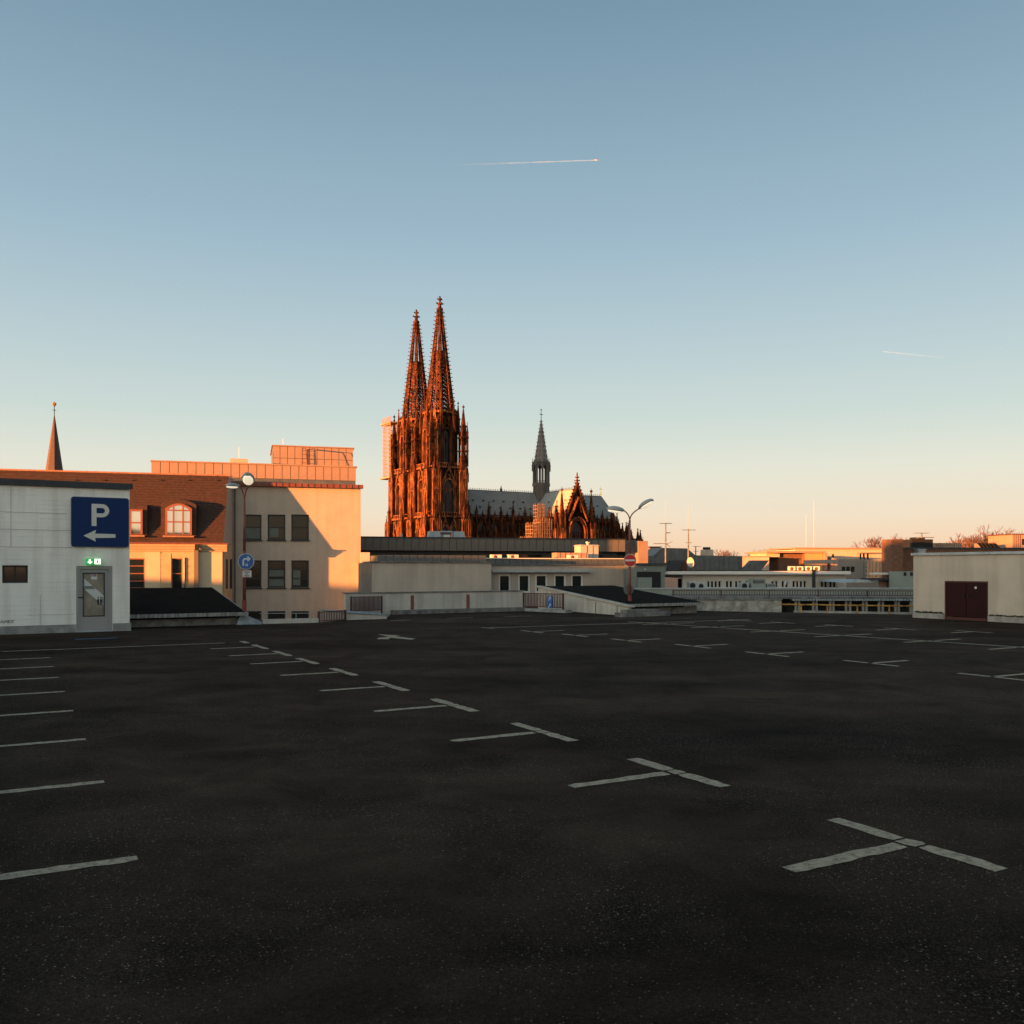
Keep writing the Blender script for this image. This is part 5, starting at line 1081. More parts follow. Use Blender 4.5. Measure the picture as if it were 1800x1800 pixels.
for k in range(4): q = MB(); x_ = -hw + .1 + k * .16; q.box(x_, x_ + .02, -hd - .03, -hd - .002, 0, h - .02); q.build('seam', M_rail, e)
# masts on the cream penthouse
for (px, y1, lb, r_) in ((1417, 905, 'short white rod antenna on the cream penthouse', .014), (1430.5, 880, 'taller white rod antenna on the cream penthouse', .018)):
    b = P(px, 964, 125); e = bpy.data.objects.new('rod_antenna', None); COL.objects.link(e); e.location = b; tag(e, lb, 'antenna', 'white rod antennas')
    h = (964 - y1) / F_PX * 125; q = MB(); q.bar((0, 0, 0), (0, 0, h * .7), r_, 6); q.bar((0, 0, h * .7), (0, 0, h), r_ * .6, 5, .01); q.build('rod', M_signw, e); q = MB(); q.bar((0, 0, 0), (.3, 0, -.02), .02, 4); q.bar((0, 0, h * .1), (.35, .1, 0), .012, 4); q.bar((0, 0, h * .1), (-.35, .1, 0), .012, 4); q.build('stay', M_grey, e)

# ------------------------------------------------------------------ bare trees on the skyline
def bare_tree(label, px, Y, ytop, ybase, spread, seed, group='bare trees on the skyline'):
    rnd = random.Random(seed); b = P(px, ybase, Y); e = bpy.data.objects.new('bare_tree', None); COL.objects.link(e); e.location = (b.x, b.y, -14.6); tag(e, label, 'tree', group)
    H_ = (P(px, ytop, Y).z + 14.6) * 1.012; sp = spread / F_PX * Y; tr = MB(); cr = MB(); M_tr = mat('bark', (.10, .05, .035), .9)
    base = H_ * .50; tr.bar((0, 0, 0), (0, 0, base), H_ * .028, 7, H_ * .018)
    def grow(p, d_, L_, r_, lev):
        q_ = p + d_ * L_; (tr if lev < 1 else cr).bar(p, q_, r_, 5 if lev < 2 else 3, r_ * .62, cap=False)
        if lev >= 5 or r_ < .012: return
        for _ in range(3 if lev < 3 else 3):
            nd = (d_ + Vector((rnd.uniform(-.75, .75), rnd.uniform(-.75, .75), rnd.uniform(-.15, .5)))).normalized()
            grow(q_, nd, L_ * rnd.uniform(.58, .82), r_ * .62, lev + 1)
    for k in range(4):
        a_ = k * 1.57 + rnd.random(); grow(Vector((0, 0, base)), Vector((math.cos(a_) * sp / H_ * 2.2, math.sin(a_) * sp / H_ * 2.2, .8)).normalized(), H_ * .17, H_ * .016, 0)
    tr.build('trunk', M_tr, e); cr.build('crown', M_tr, e)
    return e
bare_tree('bare tree behind the slatted louvre, left one', 1708, 170, 943, 975, 26, 1); bare_tree('bare tree behind the slatted louvre, middle one', 1733, 176, 938, 975, 28, 2); bare_tree('bare tree left of the sunlit lift house', 1762, 170, 941, 975, 26, 3)
bare_tree('bare tree peeping out left of the brown chimney stack', 1558, 190, 948, 980, 16, 4); bare_tree('small bare tree on the skyline above the far grey roof', 1272, 260, 970, 985, 16, 5); bare_tree('small bare tree on the skyline left of the cream penthouse', 1344, 250, 970, 985, 16, 6)

# ------------------------------------------------------------------ small things on the deck
e = bpy.data.objects.new('guard_rail', None); COL.objects.link(e); e.location = UV(19.5, -.75); e.rotation_euler = (0, 0, math.atan2(UX.y, UX.x)); tag(e, 'low dark steel guard rail at the left edge of the deck', 'guard rail')
q = MB(); q.box(-26, 6, -.05, .05, .22, .42); q.build('beam', M_frame_b, e)
q = MB(); q.box(-.05, .05, -.05, .05, 0, .218); f = None
for k in range(12):
    if f is None: f = q.build('post', M_frame_b, e); f.location = (-24 + k * 2.6, 0, 0)
    else: inst(f, e, (-24 + k * 2.6, 0, 0), 'post')
# ------------------------------------------------------------------ unseen houses left of the frame, placed and sized to shade the deck
def shade_house(label, u0, u1, v0, v1, h):
    c = UV((u0 + u1) / 2, (v0 + v1) / 2, -14.6); fr = Frame(c.x, c.y, HG, -14.6); r_ = fr.root('shading_house', label, 'building', 'houses west of the deck'); hu = (u1 - u0) / 2; hv = (v1 - v0) / 2
    q = MB(); q.box(-hv, hv, -hu, hu, 0, h + 14.6); q.build('wall', M_plaster, r_); q = MB(); q.box(-hv - .2, hv + .2, -hu - .2, hu + .2, h + 14.603, h + 14.9); q.build('roof_edge', M_copper, r_)
    for k in range(max(1, int(hu * 2 / 3.2))):
        for z_ in (h + 11.4, h + 8.2): q = MB(); y_ = -hu + 1.6 + k * 3.2; q.box(hv + .003, hv + .04, y_ - .6, y_ + .6, z_, z_ + 1.6); q.build('window', M_glass, r_)
shade_house('tall plaster house just west of the deck, unseen, sized for its shade', -30, 22, -34, -22, 7.0)
shade_house('tall plaster house north of it, unseen, sized for its shade', 22.5, 27, -40, -24, 7.0)
shade_house('middling plaster house further north, unseen, sized for its shade', 27.5, 40.3, -44, -26, 4.3)
shade_house('low flat house beside the mansard street, unseen, sized for its shade', 40.8, 75, -62, -46, 3.3)
#MARK_C
# ------------------------------------------------------------------ the cathedral
GZ = -14.6
CD = Frame(-37.3, 470.0, 59.0, GZ)          # origin: middle of the south tower; x runs east along the nave, y north
cd_ = CD.root('cathedral', 'huge soot-brown gothic cathedral with twin openwork spires', 'cathedral')
def stone(name, lo, hi, scale):
    m = bpy.data.materials.new(name); m.use_nodes = True; n = m.node_tree.nodes; l = m.node_tree.links; b = n['Principled BSDF']
    t = n.new('ShaderNodeTexCoord'); mp = n.new('ShaderNodeMapping'); mp.inputs['Scale'].default_value = (1, 1, .22); l.new(t.outputs['Object'], mp.inputs[0])
    a = n.new('ShaderNodeTexNoise'); a.inputs['Scale'].default_value = scale; a.inputs['Detail'].default_value = 6; a.inputs['Roughness'].default_value = .7; l.new(mp.outputs[0], a.inputs[0])
    c = n.new('ShaderNodeValToRGB'); l.new(a.outputs[0], c.inputs[0]); c.color_ramp.elements[0].position = .43; c.color_ramp.elements[0].color = (*lo, 1); c.color_ramp.elements[1].position = .61; c.color_ramp.elements[1].color = (*hi, 1)
    l.new(c.outputs[0], b.inputs['Base Color']); b.inputs['Roughness'].default_value = .9; b.inputs['Specular IOR Level'].default_value = .15
    return m
M_dom = stone('sooty_stone', (.012, .005, .0035), (.145, .045, .017), .8)
M_doml = stone('sunlit_stone', (.045, .018, .009), (.32, .115, .045), .8)  # lighter copy of the stone: sunlight put into ribs, mouldings and flyers
M_domd = stone('soot_and_shade_stone', (.004, .0025, .002), (.026, .011, .006), .5)  # soot, plus shade put into the colour of the recessed walls
M_lead = mat('lead_roof', (.20, .21, .21), .7, var=.14, scale=.15)
M_domb = stone('sooty_shaded_stone', (.008, .004, .003), (.115, .038, .016), .7)  # soot, darkened further as shade behind the bright ribs
M_dglass = mat('church_glass', (.010, .010, .012), .3, spec=.3)

def pinnacle(mb, x, y, z0, z1, w, cr=True):
    """square shaft, four gablets, crocketed pyramid and finial"""
    h = z1 - z0; zs = z0 + h * .46
    mb.box(x - w / 2, x + w / 2, y - w / 2, y + w / 2, z0, zs)
    mb.box(x - w * .62, x + w * .62, y - w * .62, y + w * .62, zs - h * .03, zs + h * .015)
    mb.frust(x, y, zs, z1 - h * .05, w * .62, w * .06, 4)
    mb.box(x - w * .22, x + w * .22, y - w * .22, y + w * .22, z1 - h * .085, z1 - h * .05); mb.frust(x, y, z1 - h * .05, z1, w * .10, .03, 4)
    if cr:
        for k in range(4):
            t = .15 + k * .2; zz = zs + (z1 - h * .05 - zs) * t; r = w * .44 * (1 - t) + w * .14
            mb.box(x - r, x + r, y - w * .06, y + w * .06, zz, zz + h * .016); mb.box(x - w * .06, x + w * .06, y - r, y + r, zz, zz + h * .016)

class Face:                                      # a wall face: s runs along it, d out of it
    def __init__(s, cx, cy, ang):                # ang: outward direction in local plan (0 = +x)
        s.c = Vector((cx, cy)); s.n = Vector((math.cos(ang), math.sin(ang))); s.t = Vector((-s.n.y, s.n.x))
    def p(s, a, d, z): q = s.c + s.t * a + s.n * d; return (q.x, q.y, z)
    def box(s, mb, a0, a1, d0, d1, z0, z1):
        v = [s.p(a0, d0, z0), s.p(a0, d1, z0), s.p(a1, d1, z0), s.p(a1, d0, z0), s.p(a0, d0, z1), s.p(a0, d1, z1), s.p(a1, d1, z1), s.p(a1, d0, z1)]
        mb.add(v, [(3, 2, 1, 0), (4, 5, 6, 7), (4, 0, 1, 5), (5, 1, 2, 6), (6, 2, 3, 7), (7, 3, 0, 4)][:])
    def bar(s, mb, a0, z0, a1, z1, d, w, dep):   # a flat moulding between two points of the face
        dx, dz = a1 - a0, z1 - z0; L = math.hypot(dx, dz); nx, nz = -dz / L * w / 2, dx / L * w / 2
        q = [(a0 + nx, z0 + nz), (a0 - nx, z0 - nz), (a1 - nx, z1 - nz), (a1 + nx, z1 + nz)]
        v = [s.p(a, d, z) for a, z in q] + [s.p(a, d + dep, z) for a, z in q]
        mb.add(v, [(0, 1, 2, 3), (7, 6, 5, 4), (0, 4, 5, 1), (1, 5, 6, 2), (2, 6, 7, 3), (3, 7, 4, 0)])
def arch_pts(w, h, n=7, rise=1.25):
    """pointed arch outline from lower left over the apex to lower right"""
    hw = w / 2; zs = h - hw * rise * 1.15; left = []
    for i in range(n + 1):
        t = i / n; a = t * 1.05; left.append((-hw + hw * (1 - math.cos(a * 1.5)) / (1 - math.cos(1.05 * 1.5)), zs + (h - zs) * math.sin(a * 1.5) / math.sin(1.05 * 1.5)))
    L = [(-hw, 0)] + left
    return L + [(-x, z) for x, z in L[::-1][1:]]
def gothic(face, stone_mb, glass_mb, a, d, z0, w, h, mull=2, reveal=1.2, gable=0, mould=.5, crock=True):
    """window: mouldings stepping into the wall, glass, mullions, tracery and an optional crocketed gable"""
    P_ = arch_pts(w, h)
    for k, (off, dd) in enumerate(((0, reveal), (mould, reveal * .55))):
        for (x0, y0), (x1, y1) in zip(P_, P_[1:]):
            s_ = 1 + off * 2 / w; face.bar(stone_mb, a + x0 * s_, z0 + y0 * (1 + off / h), a + x1 * s_, z0 + y1 * (1 + off / h), d, mould, dd)
    glass_mb.add([face.p(a + x, d + .05, z0 + y) for x, y in P_], [tuple(range(len(P_)))])
    zs = h * .62
    for i in range(1, mull + 1): x = -w / 2 + w * i / (mull + 1); face.bar(stone_mb, a + x, z0, a + x, z0 + zs + (h - zs) * (.55 if mull < 3 else .35), d, .28, .35)
    for i in range(mull + 1):
        xa = -w / 2 + w * i / (mull + 1); xb = xa + w / (mull + 1); face.bar(stone_mb, a + xa, z0 + zs, a + (xa + xb) / 2, z0 + zs + w / (mull + 1) * .8, d, .24, .35); face.bar(stone_mb, a + (xa + xb) / 2, z0 + zs + w / (mull + 1) * .8, a + xb, z0 + zs, d, .24, .35)
    if gable:
        gb = z0 + h * .80; ga = z0 + h + gable; hw = w / 2 + mould * 1.6
        for sgn in (-1, 1):
            face.bar(stone_mb, a + sgn * hw, gb, a, ga, d + reveal * .5, .55, .8)
            face.bar(stone_mb, a + sgn * hw * .45, gb + (ga - gb) * .35, a, gb + (ga - gb) * .62, d + reveal * .5, .3, .4)
            if crock:
                for k in range(6): t = (k + .5) / 6; face.bar(stone_mb, a + sgn * hw * (1 - t), gb + (ga - gb) * t, a + sgn * (hw * (1 - t) + .55), gb + (ga - gb) * t + .5, d + reveal * .5 + .2, .34, .4)
        face.bar(stone_mb, a, ga - .4, a, ga + 2.0, d + reveal * .5 + .2, .35, .4); face.bar(stone_mb, a - .6, ga + 1.0, a + .6, ga + 1.0, d + reveal * .5 + .2, .35, .4)

def spire(root, cx, cy, z0, z1, r0):
    """octagonal openwork spire with crocketed ribs and tracery bands"""
    rib = MB(); trc = MB(); zt = z1 - 7.5; rt = 1.15; N = 8; rot = R(22.5)
    def pt(i, z, k=1.0): t = (z - z0) / (zt - z0); r = (r0 + (rt - r0) * t) * k; a = rot + 2 * math.pi * i / N; return Vector((cx + r * math.cos(a), cy + r * math.sin(a), z))
    levels = [z0 + (zt - z0) * t for t in (0, .085, .17, .25, .33, .405, .475, .54, .60, .70, .82, 1)]
    for i in range(N):
        for k in range(len(levels) - 1):
            w0 = .72 - .40 * (levels[k] - z0) / (zt - z0); w1 = .72 - .40 * (levels[k + 1] - z0) / (zt - z0); rib.bar(pt(i, levels[k]), pt(i, levels[k + 1]), w0, 4, w1)
        n = 26
        for k in range(n):
            z = z0 + (zt - z0) * (k + .3) / n; a = pt(i, z); b = pt(i, z, 1.0) + (pt(i, z) - Vector((cx, cy, z))).normalized() * 1.25; b.z += .35
            rib.bar(a, b, .17, 4, .26)
        for k in range(len(levels) - 1):
            za, zb = levels[k], levels[k + 1]; A_, B_, C_, D_ = pt(i, za, .96), pt(i + 1, za, .96), pt(i + 1, zb, .96), pt(i, zb, .96)
            trc.bar(A_, B_, .42 - .02 * k, 4); 
            if k < 8:
                M_ = (A_ + B_ + C_ + D_) / 4; ra = .30
                trc.bar(A_, C_, ra, 4); trc.bar(B_, D_, ra, 4); trc.bar((A_ + B_) / 2, (C_ + D_) / 2, ra * .8, 4)
                for q1, q2 in (((A_ + B_) / 2, (B_ + C_) / 2), ((B_ + C_) / 2, (C_ + D_) / 2), ((C_ + D_) / 2, (D_ + A_) / 2), ((D_ + A_) / 2, (A_ + B_) / 2)): trc.bar(q1, q2, ra, 4)
            else:
                for t in (.25, .75): trc.bar(A_.lerp(B_, t), D_.lerp(C_, t), .26, 4)
    o = rib.build('spire', M_dom, root); trc.build('tracery', M_dom, o, kind='stuff')
    f = MB(); f.frust(cx, cy, zt, zt + 1.0, rt * 1.5, rt * 1.5, 8); f.frust(cx, cy, zt + 1.0, z1 - 3.6, rt * .9, rt * .55, 8)
    for zz, rr_, th_ in ((z1 - 4.2, 2.0, .8), (z1 - 2.0, 1.35, .6)):
        f.frust(cx, cy, zz - .9, zz, .5, rr_ * .62, 8); 
        for k in range(4): a = R(45 * 0 + 90 * k); f.bar((cx, cy, zz - .2), (cx + math.cos(a) * rr_, cy + math.sin(a) * rr_, zz + .35), .34, 5, .42)
        f.frust(cx, cy, zz, zz + th_ * .6, rr_ * .6, .4, 8)
    f.frust(cx, cy, z1 - 3.6, z1 - .9, .45, .35, 8); f.frust(cx, cy, z1 - .9, z1 - .45, .35, .6, 8); f.frust(cx, cy, z1 - .45, z1, .6, .08, 8)
    f.build('finial', M_dom, o)
    return o

def tower(cx, cy, zs=0.0):
    t_ = MB(); t_.box(cx - 10.2, cx + 10.2, cy - 10.2, cy + 10.2, 0, 44); t_.box(cx - 9.2, cx + 9.2, cy - 9.2, cy + 9.2, 44, 69); T = t_.build('tower', M_domd, cd_)
    st = MB(); gl = MB(); li = MB(); pn = MB()
    for ang in (180, 270, 0, 90):
        fc = Face(cx, cy, R(ang)); detail = ang in (180, 270)
        for (z0, z1, hw, but, bd) in ((0, 44, 10.2, 4.6, 4.8), (44, 69, 9.2, 4.0, 3.6)):
            for sgn in (-1, 1):                                            # paired corner buttresses with blind tracery ribs
                a0, a1 = (sgn * (hw + .4), sgn * (hw + .4 - but)); lo, hi = min(a0, a1), max(a0, a1)
                fc.box(st, lo, hi, hw, hw + bd * .62, z0, z1 - 2)
                if detail:
                    n = 4
                    for k in range(n + 1): x = lo + (hi - lo) * k / n; fc.box(li, x - .24, x + .24, hw + bd * .62, hw + bd * .62 + .75, max(z0, 24), z1 - 3.2)
                    for zz in (z0 + (z1 - z0) * .5, z0 + (z1 - z0) * .74): 
                        if zz > 26: fc.box(li, lo - .2, hi + .2, hw + bd * .62, hw + bd * .62 + .9, zz, zz + .7)
                    for k in range(n): x = lo + (hi - lo) * (k + .5) / n; fc.bar(li, x - .5, z1 - 3.4, x, z1 - 2.2, hw + bd * .6, .3, .8); fc.bar(li, x + .5, z1 - 3.4, x, z1 - 2.2, hw + bd * .6, .3, .8)
                px_ = fc.p((lo + hi) / 2, hw + bd * .36, 0)
                pinnacle(pn, px_[0], px_[1], z1 - 2.4, z1 + 10.5, 1.9)
                for k2 in (-1, 1): p2 = fc.p((lo + hi) / 2 + k2 * but * .40, hw + bd * .62, 0); pinnacle(pn, p2[0], p2[1], z1 - 8, z1 + 1.5, .9, False)
            # galleries closing each storey
            fc.box(li, -hw - .5, hw + .5, hw, hw + 1.1, z1 - 1.3, z1 - .4)
            for k in range(15): x = -hw + (k + .5) * 2 * hw / 15; fc.box(li, x - .22, x + .22, hw + .5, hw + .9, z1 - .4, z1 + 1.0)
            fc.box(li, -hw - .5, hw + .5, hw + .4, hw + 1.0, z1 + 1.0, z1 + 1.4)
            if detail:
                if z0 < 1:
                    for s_ in (-2.5, 2.5): gothic(fc, li, gl, s_ * 1.0, hw, 20, 3.9, 18.5, 1, 1.0, 3.0, .4)
                else: gothic(fc, li, gl, 0, hw, 45.5, 6.6, 16.5, 2, 1.6, 6.0, .6)
                for s_ in (-1, 1):
                    for k in range(3): x = s_ * (hw - but - .6 + k * .9 - .9); fc.box(li, x - .18, x + .18, hw, hw + .6, max(z0, 24), z1 - 2)
    # octagonal belfry with tall windows, gables and four corner turrets
    oc = MB(); R8 = 9.0
    oc.frust(cx, cy, 69, 97, 6.0, 5.6, 8, R(22.5)); oc.build('belfry_core', M_domd, T)
    for k in range(8):
        a = R(45 * k); fc = Face(cx, cy, a); ap = R8 * math.cos(R(22.5)); hwf = R8 * math.sin(R(22.5))
        fc.box(st, -hwf - .3, -hwf + 1.0, ap - 1.8, ap + .2, 69, 97); fc.box(st, hwf - 1.0, hwf + .3, ap - 1.8, ap + .2, 69, 97)
        gothic(fc, li if k in (3, 4, 5) else st, gl, 0, ap - 1.4, 70.5, 4.0, 17.5, 1, 1.7, 8.5, .5)  # sun-side windows take the lightened stone, the others the darkened one
        fc.box(st, -hwf, hwf, ap - 1.5, ap + .1, 92.5, 94); fc.box(li, -hwf - .2, hwf + .2, ap - .6, ap + .3, 96, 97)
        for k2 in range(6): x = -hwf + (k2 + .5) * hwf / 3; fc.box(st, x - .16, x + .16, ap - .3, ap + .1, 97, 98.4)
        v = rot_ = R(45 * k + 22.5); q = (cx + (R8 + .5) * math.cos(v), cy + (R8 + .5) * math.sin(v)); pinnacle(pn, q[0], q[1], 86, 103.5, 1.5)
    for sx in (-1, 1):
        for sy in (-1, 1):
            x, y = cx + sx * 9.0, cy + sy * 9.0; 
            for dx_, dy_ in ((-1, -1), (1, -1), (1, 1), (-1, 1)): st.box(x + dx_ * 1.5 - .45, x + dx_ * 1.5 + .45, y + dy_ * 1.5 - .45, y + dy_ * 1.5 + .45, 69, 84); pinnacle(pn, x + dx_ * 1.5, y + dy_ * 1.5, 82, 92, .9, False)
            st.box(x - .7, x + .7, y - .7, y + .7, 69, 84); st.box(x - 2.1, x + 2.1, y - 2.1, y + 2.1, 76.5, 77.2); st.box(x - 2.1, x + 2.1, y - 2.1, y + 2.1, 83.2, 84.2)
            pinnacle(pn, x, y, 80, 101, 2.2)
    st.build('buttresses', M_domb, T, kind='stuff'); li.build('mouldings', M_doml, T, kind='stuff'); pn.build('pinnacles', M_dom, T, kind='stuff'); gl.build('windows', M_dglass, T, kind='stuff')
    spire(cd_, cx, cy, 96, 157.5 + zs, 7.6)
    return T
tower(0, 0); tower(0, 28.5)
# the west front between the towers
m = MB(); m.box(-8, 8, 9.0, 19.5, 0, 52); m.build('west_front', M_domd, cd_)
wf = MB(); wg = MB(); fc = Face(0, 14.25, R(180)); gothic(fc, wf, wg, 0, 8, 22, 7.5, 26, 3, 1.4, 10, .6); wf.build('west_window_tracery', M_doml, cd_); wg.build('west_window', M_dglass, cd_)

YC = 14.25; XC = 71.5                            # nave axis and crossing
def wall_bays(x0, x1, n, ysign, name):
    """clerestory: dark wall, tall windows, wall piers with pinnacles, balustrade"""
    w = MB(); w.box(x0, x1, YC - 7.6, YC + 7.6, 0, 44.5); w.build(name, M_domd, cd_)
    s_ = MB(); g_ = MB(); p_ = MB(); fc = Face(0, YC, R(270)); bay = (x1 - x0) / n
    for k in range(n + 1):
        x = x0 + k * bay; fc.box(s_, x - .6, x + .6, 7.6, 9.2, 0, 45); pinnacle(p_, x, YC - 8.5, 44, 53 if k % 2 else 51, 1.25)
        # outer buttress piers with flyers
        for yy, zt in ((YC - 15.5, 41.5), (YC - 23.0, 37.5)):
            s_.box(x - .9, x + .9, yy - 1.6, yy + 1.6, 0, zt - 9); pinnacle(p_, x, yy, zt - 10, zt, 1.6)
            for dx_ in (-.8, .8): pinnacle(p_, x + dx_, yy - 1.3, zt - 12, zt - 4.5, .7, False)
        for (ya, za, yb, zb) in ((YC - 15.5, 31.5, YC - 8.2, 39), (YC - 15.5, 27, YC - 8.2, 34), (YC - 23, 26, YC - 16, 33)):
            s_.hexa([(x - .35, ya, za - .9), (x + .35, ya, za - .9), (x + .35, yb, zb - .9), (x - .35, yb, zb - .9), (x - .35, ya, za), (x + .35, ya, za), (x + .35, yb, zb), (x - .35, yb, zb)])
        if k < n:
            gothic(fc, s_, g_, x + bay / 2, 7.62, 24, bay - 2.2, 17.5, 2, .9, 3.5, .4); pinnacle(p_, x + bay / 2, YC - 8.4, 44, 48.5, .7, False)
    fc.box(s_, x0, x1, 7.6, 8.7, 43.4, 44.2); fc.box(s_, x0, x1, 8.3, 8.7, 45.4, 45.8)
    for k in range(int((x1 - x0) / .9)): x = x0 + k * .9 + .4; fc.box(s_, x - .14, x + .14, 8.35, 8.65, 44.2, 45.4)
    s_.build(name + '_stonework', M_dom, cd_, kind='stuff'); g_.build(name + '_windows', M_dglass, cd_, kind='stuff'); p_.build(name + '_pinnacles', M_dom, cd_, kind='stuff')
wall_bays(9.5, XC - 8.5, 7, -1, 'nave_wall'); wall_bays(XC + 8.5, 115.5, 5, -1, 'choir_wall')
RZ = 59.5
def gable_roof(x0, x1, hip=0):
    m = MB(); v = [(x0, YC - 8.2, 44.8), (x1, YC - 8.2, 44.8), (x1, YC + 8.2, 44.8), (x0, YC + 8.2, 44.8), (x0, YC, RZ), (x1 - hip, YC, RZ)]
    m.add(v, [(0, 1, 5, 4), (2, 3, 4, 5), (1, 2, 5), (3, 0, 4)]); return m
m = gable_roof(8.6, XC); nr = m.build('nave_roof', M_lead, cd_); m = gable_roof(XC, 121, 6.7); cr_ = m.build('choir_roof', M_lead, cd_)
# ridge cresting and little roof hatches
c = MB(); 
for k in range(72): x = 9.5 + k * 1.45; c.box(x - .10, x + .10, YC - .1, YC + .1, RZ, RZ + 1.2); c.box(x - .3, x + .3, YC - .1, YC + .1, RZ + .75, RZ + .95)
c.box(9, 114, YC - .25, YC + .25, RZ - .05, RZ + .25); pinnacle(c, 45, YC, RZ, RZ + 3.4, .8); c.build('ridge_cresting', mat('lead_dark', (.10, .115, .12), .6), cd_, kind='stuff')
for row, (zz, n, off) in enumerate(((53.5, 8, 0), (49.8, 8, 3.2))):
    for k in range(n):
        x = 12.5 + off + k * 6.4; t = (zz - 44.8) / (RZ - 44.8); y = YC - 8.2 * (1 - t); m = MB(); m.box(x - .4, x + .4, y - .7, y + .1, zz - .15, zz + .55); m.build('roof_hatch', M_black, nr)
for k in range(5): x = 86 + k * 5.6; zz = 53.2 - (k % 2) * 3; y = YC - 8.2 * (1 - (zz - 44.8) / (RZ - 44.8)); m = MB(); m.box(x - .35, x + .35, y - .6, y + .1, zz - .1, zz + .5); m.build('roof_hatch', M_black, cr_)
# gilt cross on the choir ridge
m = MB(); m.bar((113.6, YC, RZ), (113.6, YC, RZ + 6.2), .22, 6, .1); m.bar((112.7, YC, RZ + 4.4), (114.5, YC, RZ + 4.4), .16, 5); m.frust(113.6, YC, RZ + 1, RZ + 2, .5, .5, 6); m.build('choir_cross', mat('gilding', (.8, .5, .15)), cd_)
# south transept
YS = -20.5
m = MB(); m.box(XC - 8.2, XC + 8.2, YS + .8, YC - 7.7, 0, 44.5); m.box(XC - 8.2, XC + 8.2, YC + 7.7, YC + 34, 0, 44.5); m.build('transept_wall', M_domd, cd_)
m = MB(); v = [(XC - 8.2, YS + .8, 44.8), (XC + 8.2, YS + .8, 44.8), (XC + 8.8, YC + 34, 44.8), (XC - 8.8, YC + 34, 44.8), (XC, YS + .8, RZ), (XC, YC + 34, RZ)]
m.add(v, [(1, 2, 5, 4), (3, 0, 4, 5), (0, 1, 4), (2, 3, 5)]); tr_ = m.build('transept_roof', mat('lead_roof_sunlit', (.34, .34, .32), .55, var=.1, scale=.15), cd_)  # lead lightened as if the sun lay on this roof
for k in range(6): 
    zz = 53.5 - (k % 2) * 3.5; y = YS + 5 + k * 4; x = XC - 8.8 * (1 - (zz - 44.8) / (RZ - 44.8)); m = MB(); m.box(x - .6, x + .1, y - .3, y + .3, zz - .1, zz + .4); m.build('roof_hatch', M_black, tr_)
m = MB(); m.box(XC - .2, XC + .2, YS + 1, YC + 33, RZ - .02, RZ + .3)
for k in range(38): y = YS + 2 + k * 1.4; m.box(XC - .1, XC + .1, y - .12, y + .12, RZ + .3, RZ + 1.2)
m.build('transept_cresting', mat('lead_dark', (.1, .1, .1)), cd_, kind='stuff')
s_ = MB(); g_ = MB(); p_ = MB(); fc = Face(XC, YS + .8, R(270)); l_ = MB()
# gabled front wall
ga = [(-7.8, 0), (7.8, 0), (7.8, 44.5), (0, 61.8), (-7.8, 44.5)]
v = [fc.p(a, 0, z) for a, z in ga] + [fc.p(a, .8, z) for a, z in ga]
m = MB(); m.add(v, [(4, 3, 2, 1, 0), (5, 6, 7, 8, 9)] + [(i, (i + 1) % 5, 5 + (i + 1) % 5, 5 + i) for i in range(5)]); m.build('transept_front', M_domd, cd_)
gothic(fc, s_, g_, 0, .8, 18, 9.4, 24.5, 5, 2.2, 0, .45)
for k in range(2):
    P_ = arch_pts(10.2 + k * 1.3, 24.5 + .9 + k * .9)
    for (x0, y0), (x1, y1) in zip(P_, P_[1:]): fc.bar(l_, x0, 18 + y0, x1, 18 + y1, .8, .34, 1.8 + k * .5)
for sgn in (-1, 1):
    fc.bar(s_, sgn * 7.6, 44, 0, 62.4, .8, .9, 1.6); fc.bar(l_, sgn * 6.0, 42, 0, 55, 2.4, .6, 1.2); fc.bar(s_, sgn * 3.0, 47, 0, 59, .8, .4, 1.0)
    for k in range(10): t = (k + .5) / 10; fc.bar(s_, sgn * 7.6 * (1 - t), 44.3 + 18.3 * t, sgn * (7.6 * (1 - t) + 1.0), 44.3 + 18.3 * t + 1.1, 1.2, .5, .7)
    for k in range(7): t = (k + .5) / 7; fc.bar(l_, sgn * 6.0 * (1 - t), 42.3 + 13 * t, sgn * (6.0 * (1 - t) + .7), 42.3 + 13 * t + .8, 3.0, .35, .5)
    # flanking stair turrets
    for (a, d, zt, w) in ((sgn * 9.6, 1.2, 60.5, 2.4), (sgn * 12.6, -.5, 51.0, 1.6), (sgn * 15.0, -2.5, 48.5 if sgn < 0 else 46, 1.6), (sgn * 17.6, -5.0, 44.0, 1.5)):
        q = fc.p(a, d, 0); s_.box(q[0] - w / 2 - .3, q[0] + w / 2 + .3, q[1] - w / 2 - .3, q[1] + w / 2 + .3, 0, 40 if w > 2.5 else 34); pinnacle(p_, q[0], q[1], 36 if w > 2.5 else 32, zt, w)
        for dx_ in (-1, 1):
            for dy_ in (-1, 1): pinnacle(p_, q[0] + dx_ * w * .55, q[1] + dy_ * w * .55, 34, 34 + (zt - 34) * .55, w * .34, False)
        for k in range(4): x = a - w / 2 + w * k / 3; fc.box(l_, x - .18, x + .18, d + w / 2 + .3, d + w / 2 + .8, 24, 38)
q = fc.p(0, 1.6, 0); p_.frust(q[0], q[1], 60.8, 66.8, .7, .35, 6)
for zz, rr_ in ((63.6, 1.5), (65.4, 1.1)):
    for k in range(4): a = R(45 + 90 * k); p_.bar((q[0], q[1], zz), (q[0] + math.cos(a) * rr_, q[1] + math.sin(a) * rr_, zz + .4), .3, 5, .38)
p_.frust(q[0], q[1], 66.8, 68.6, .5, .08, 6)
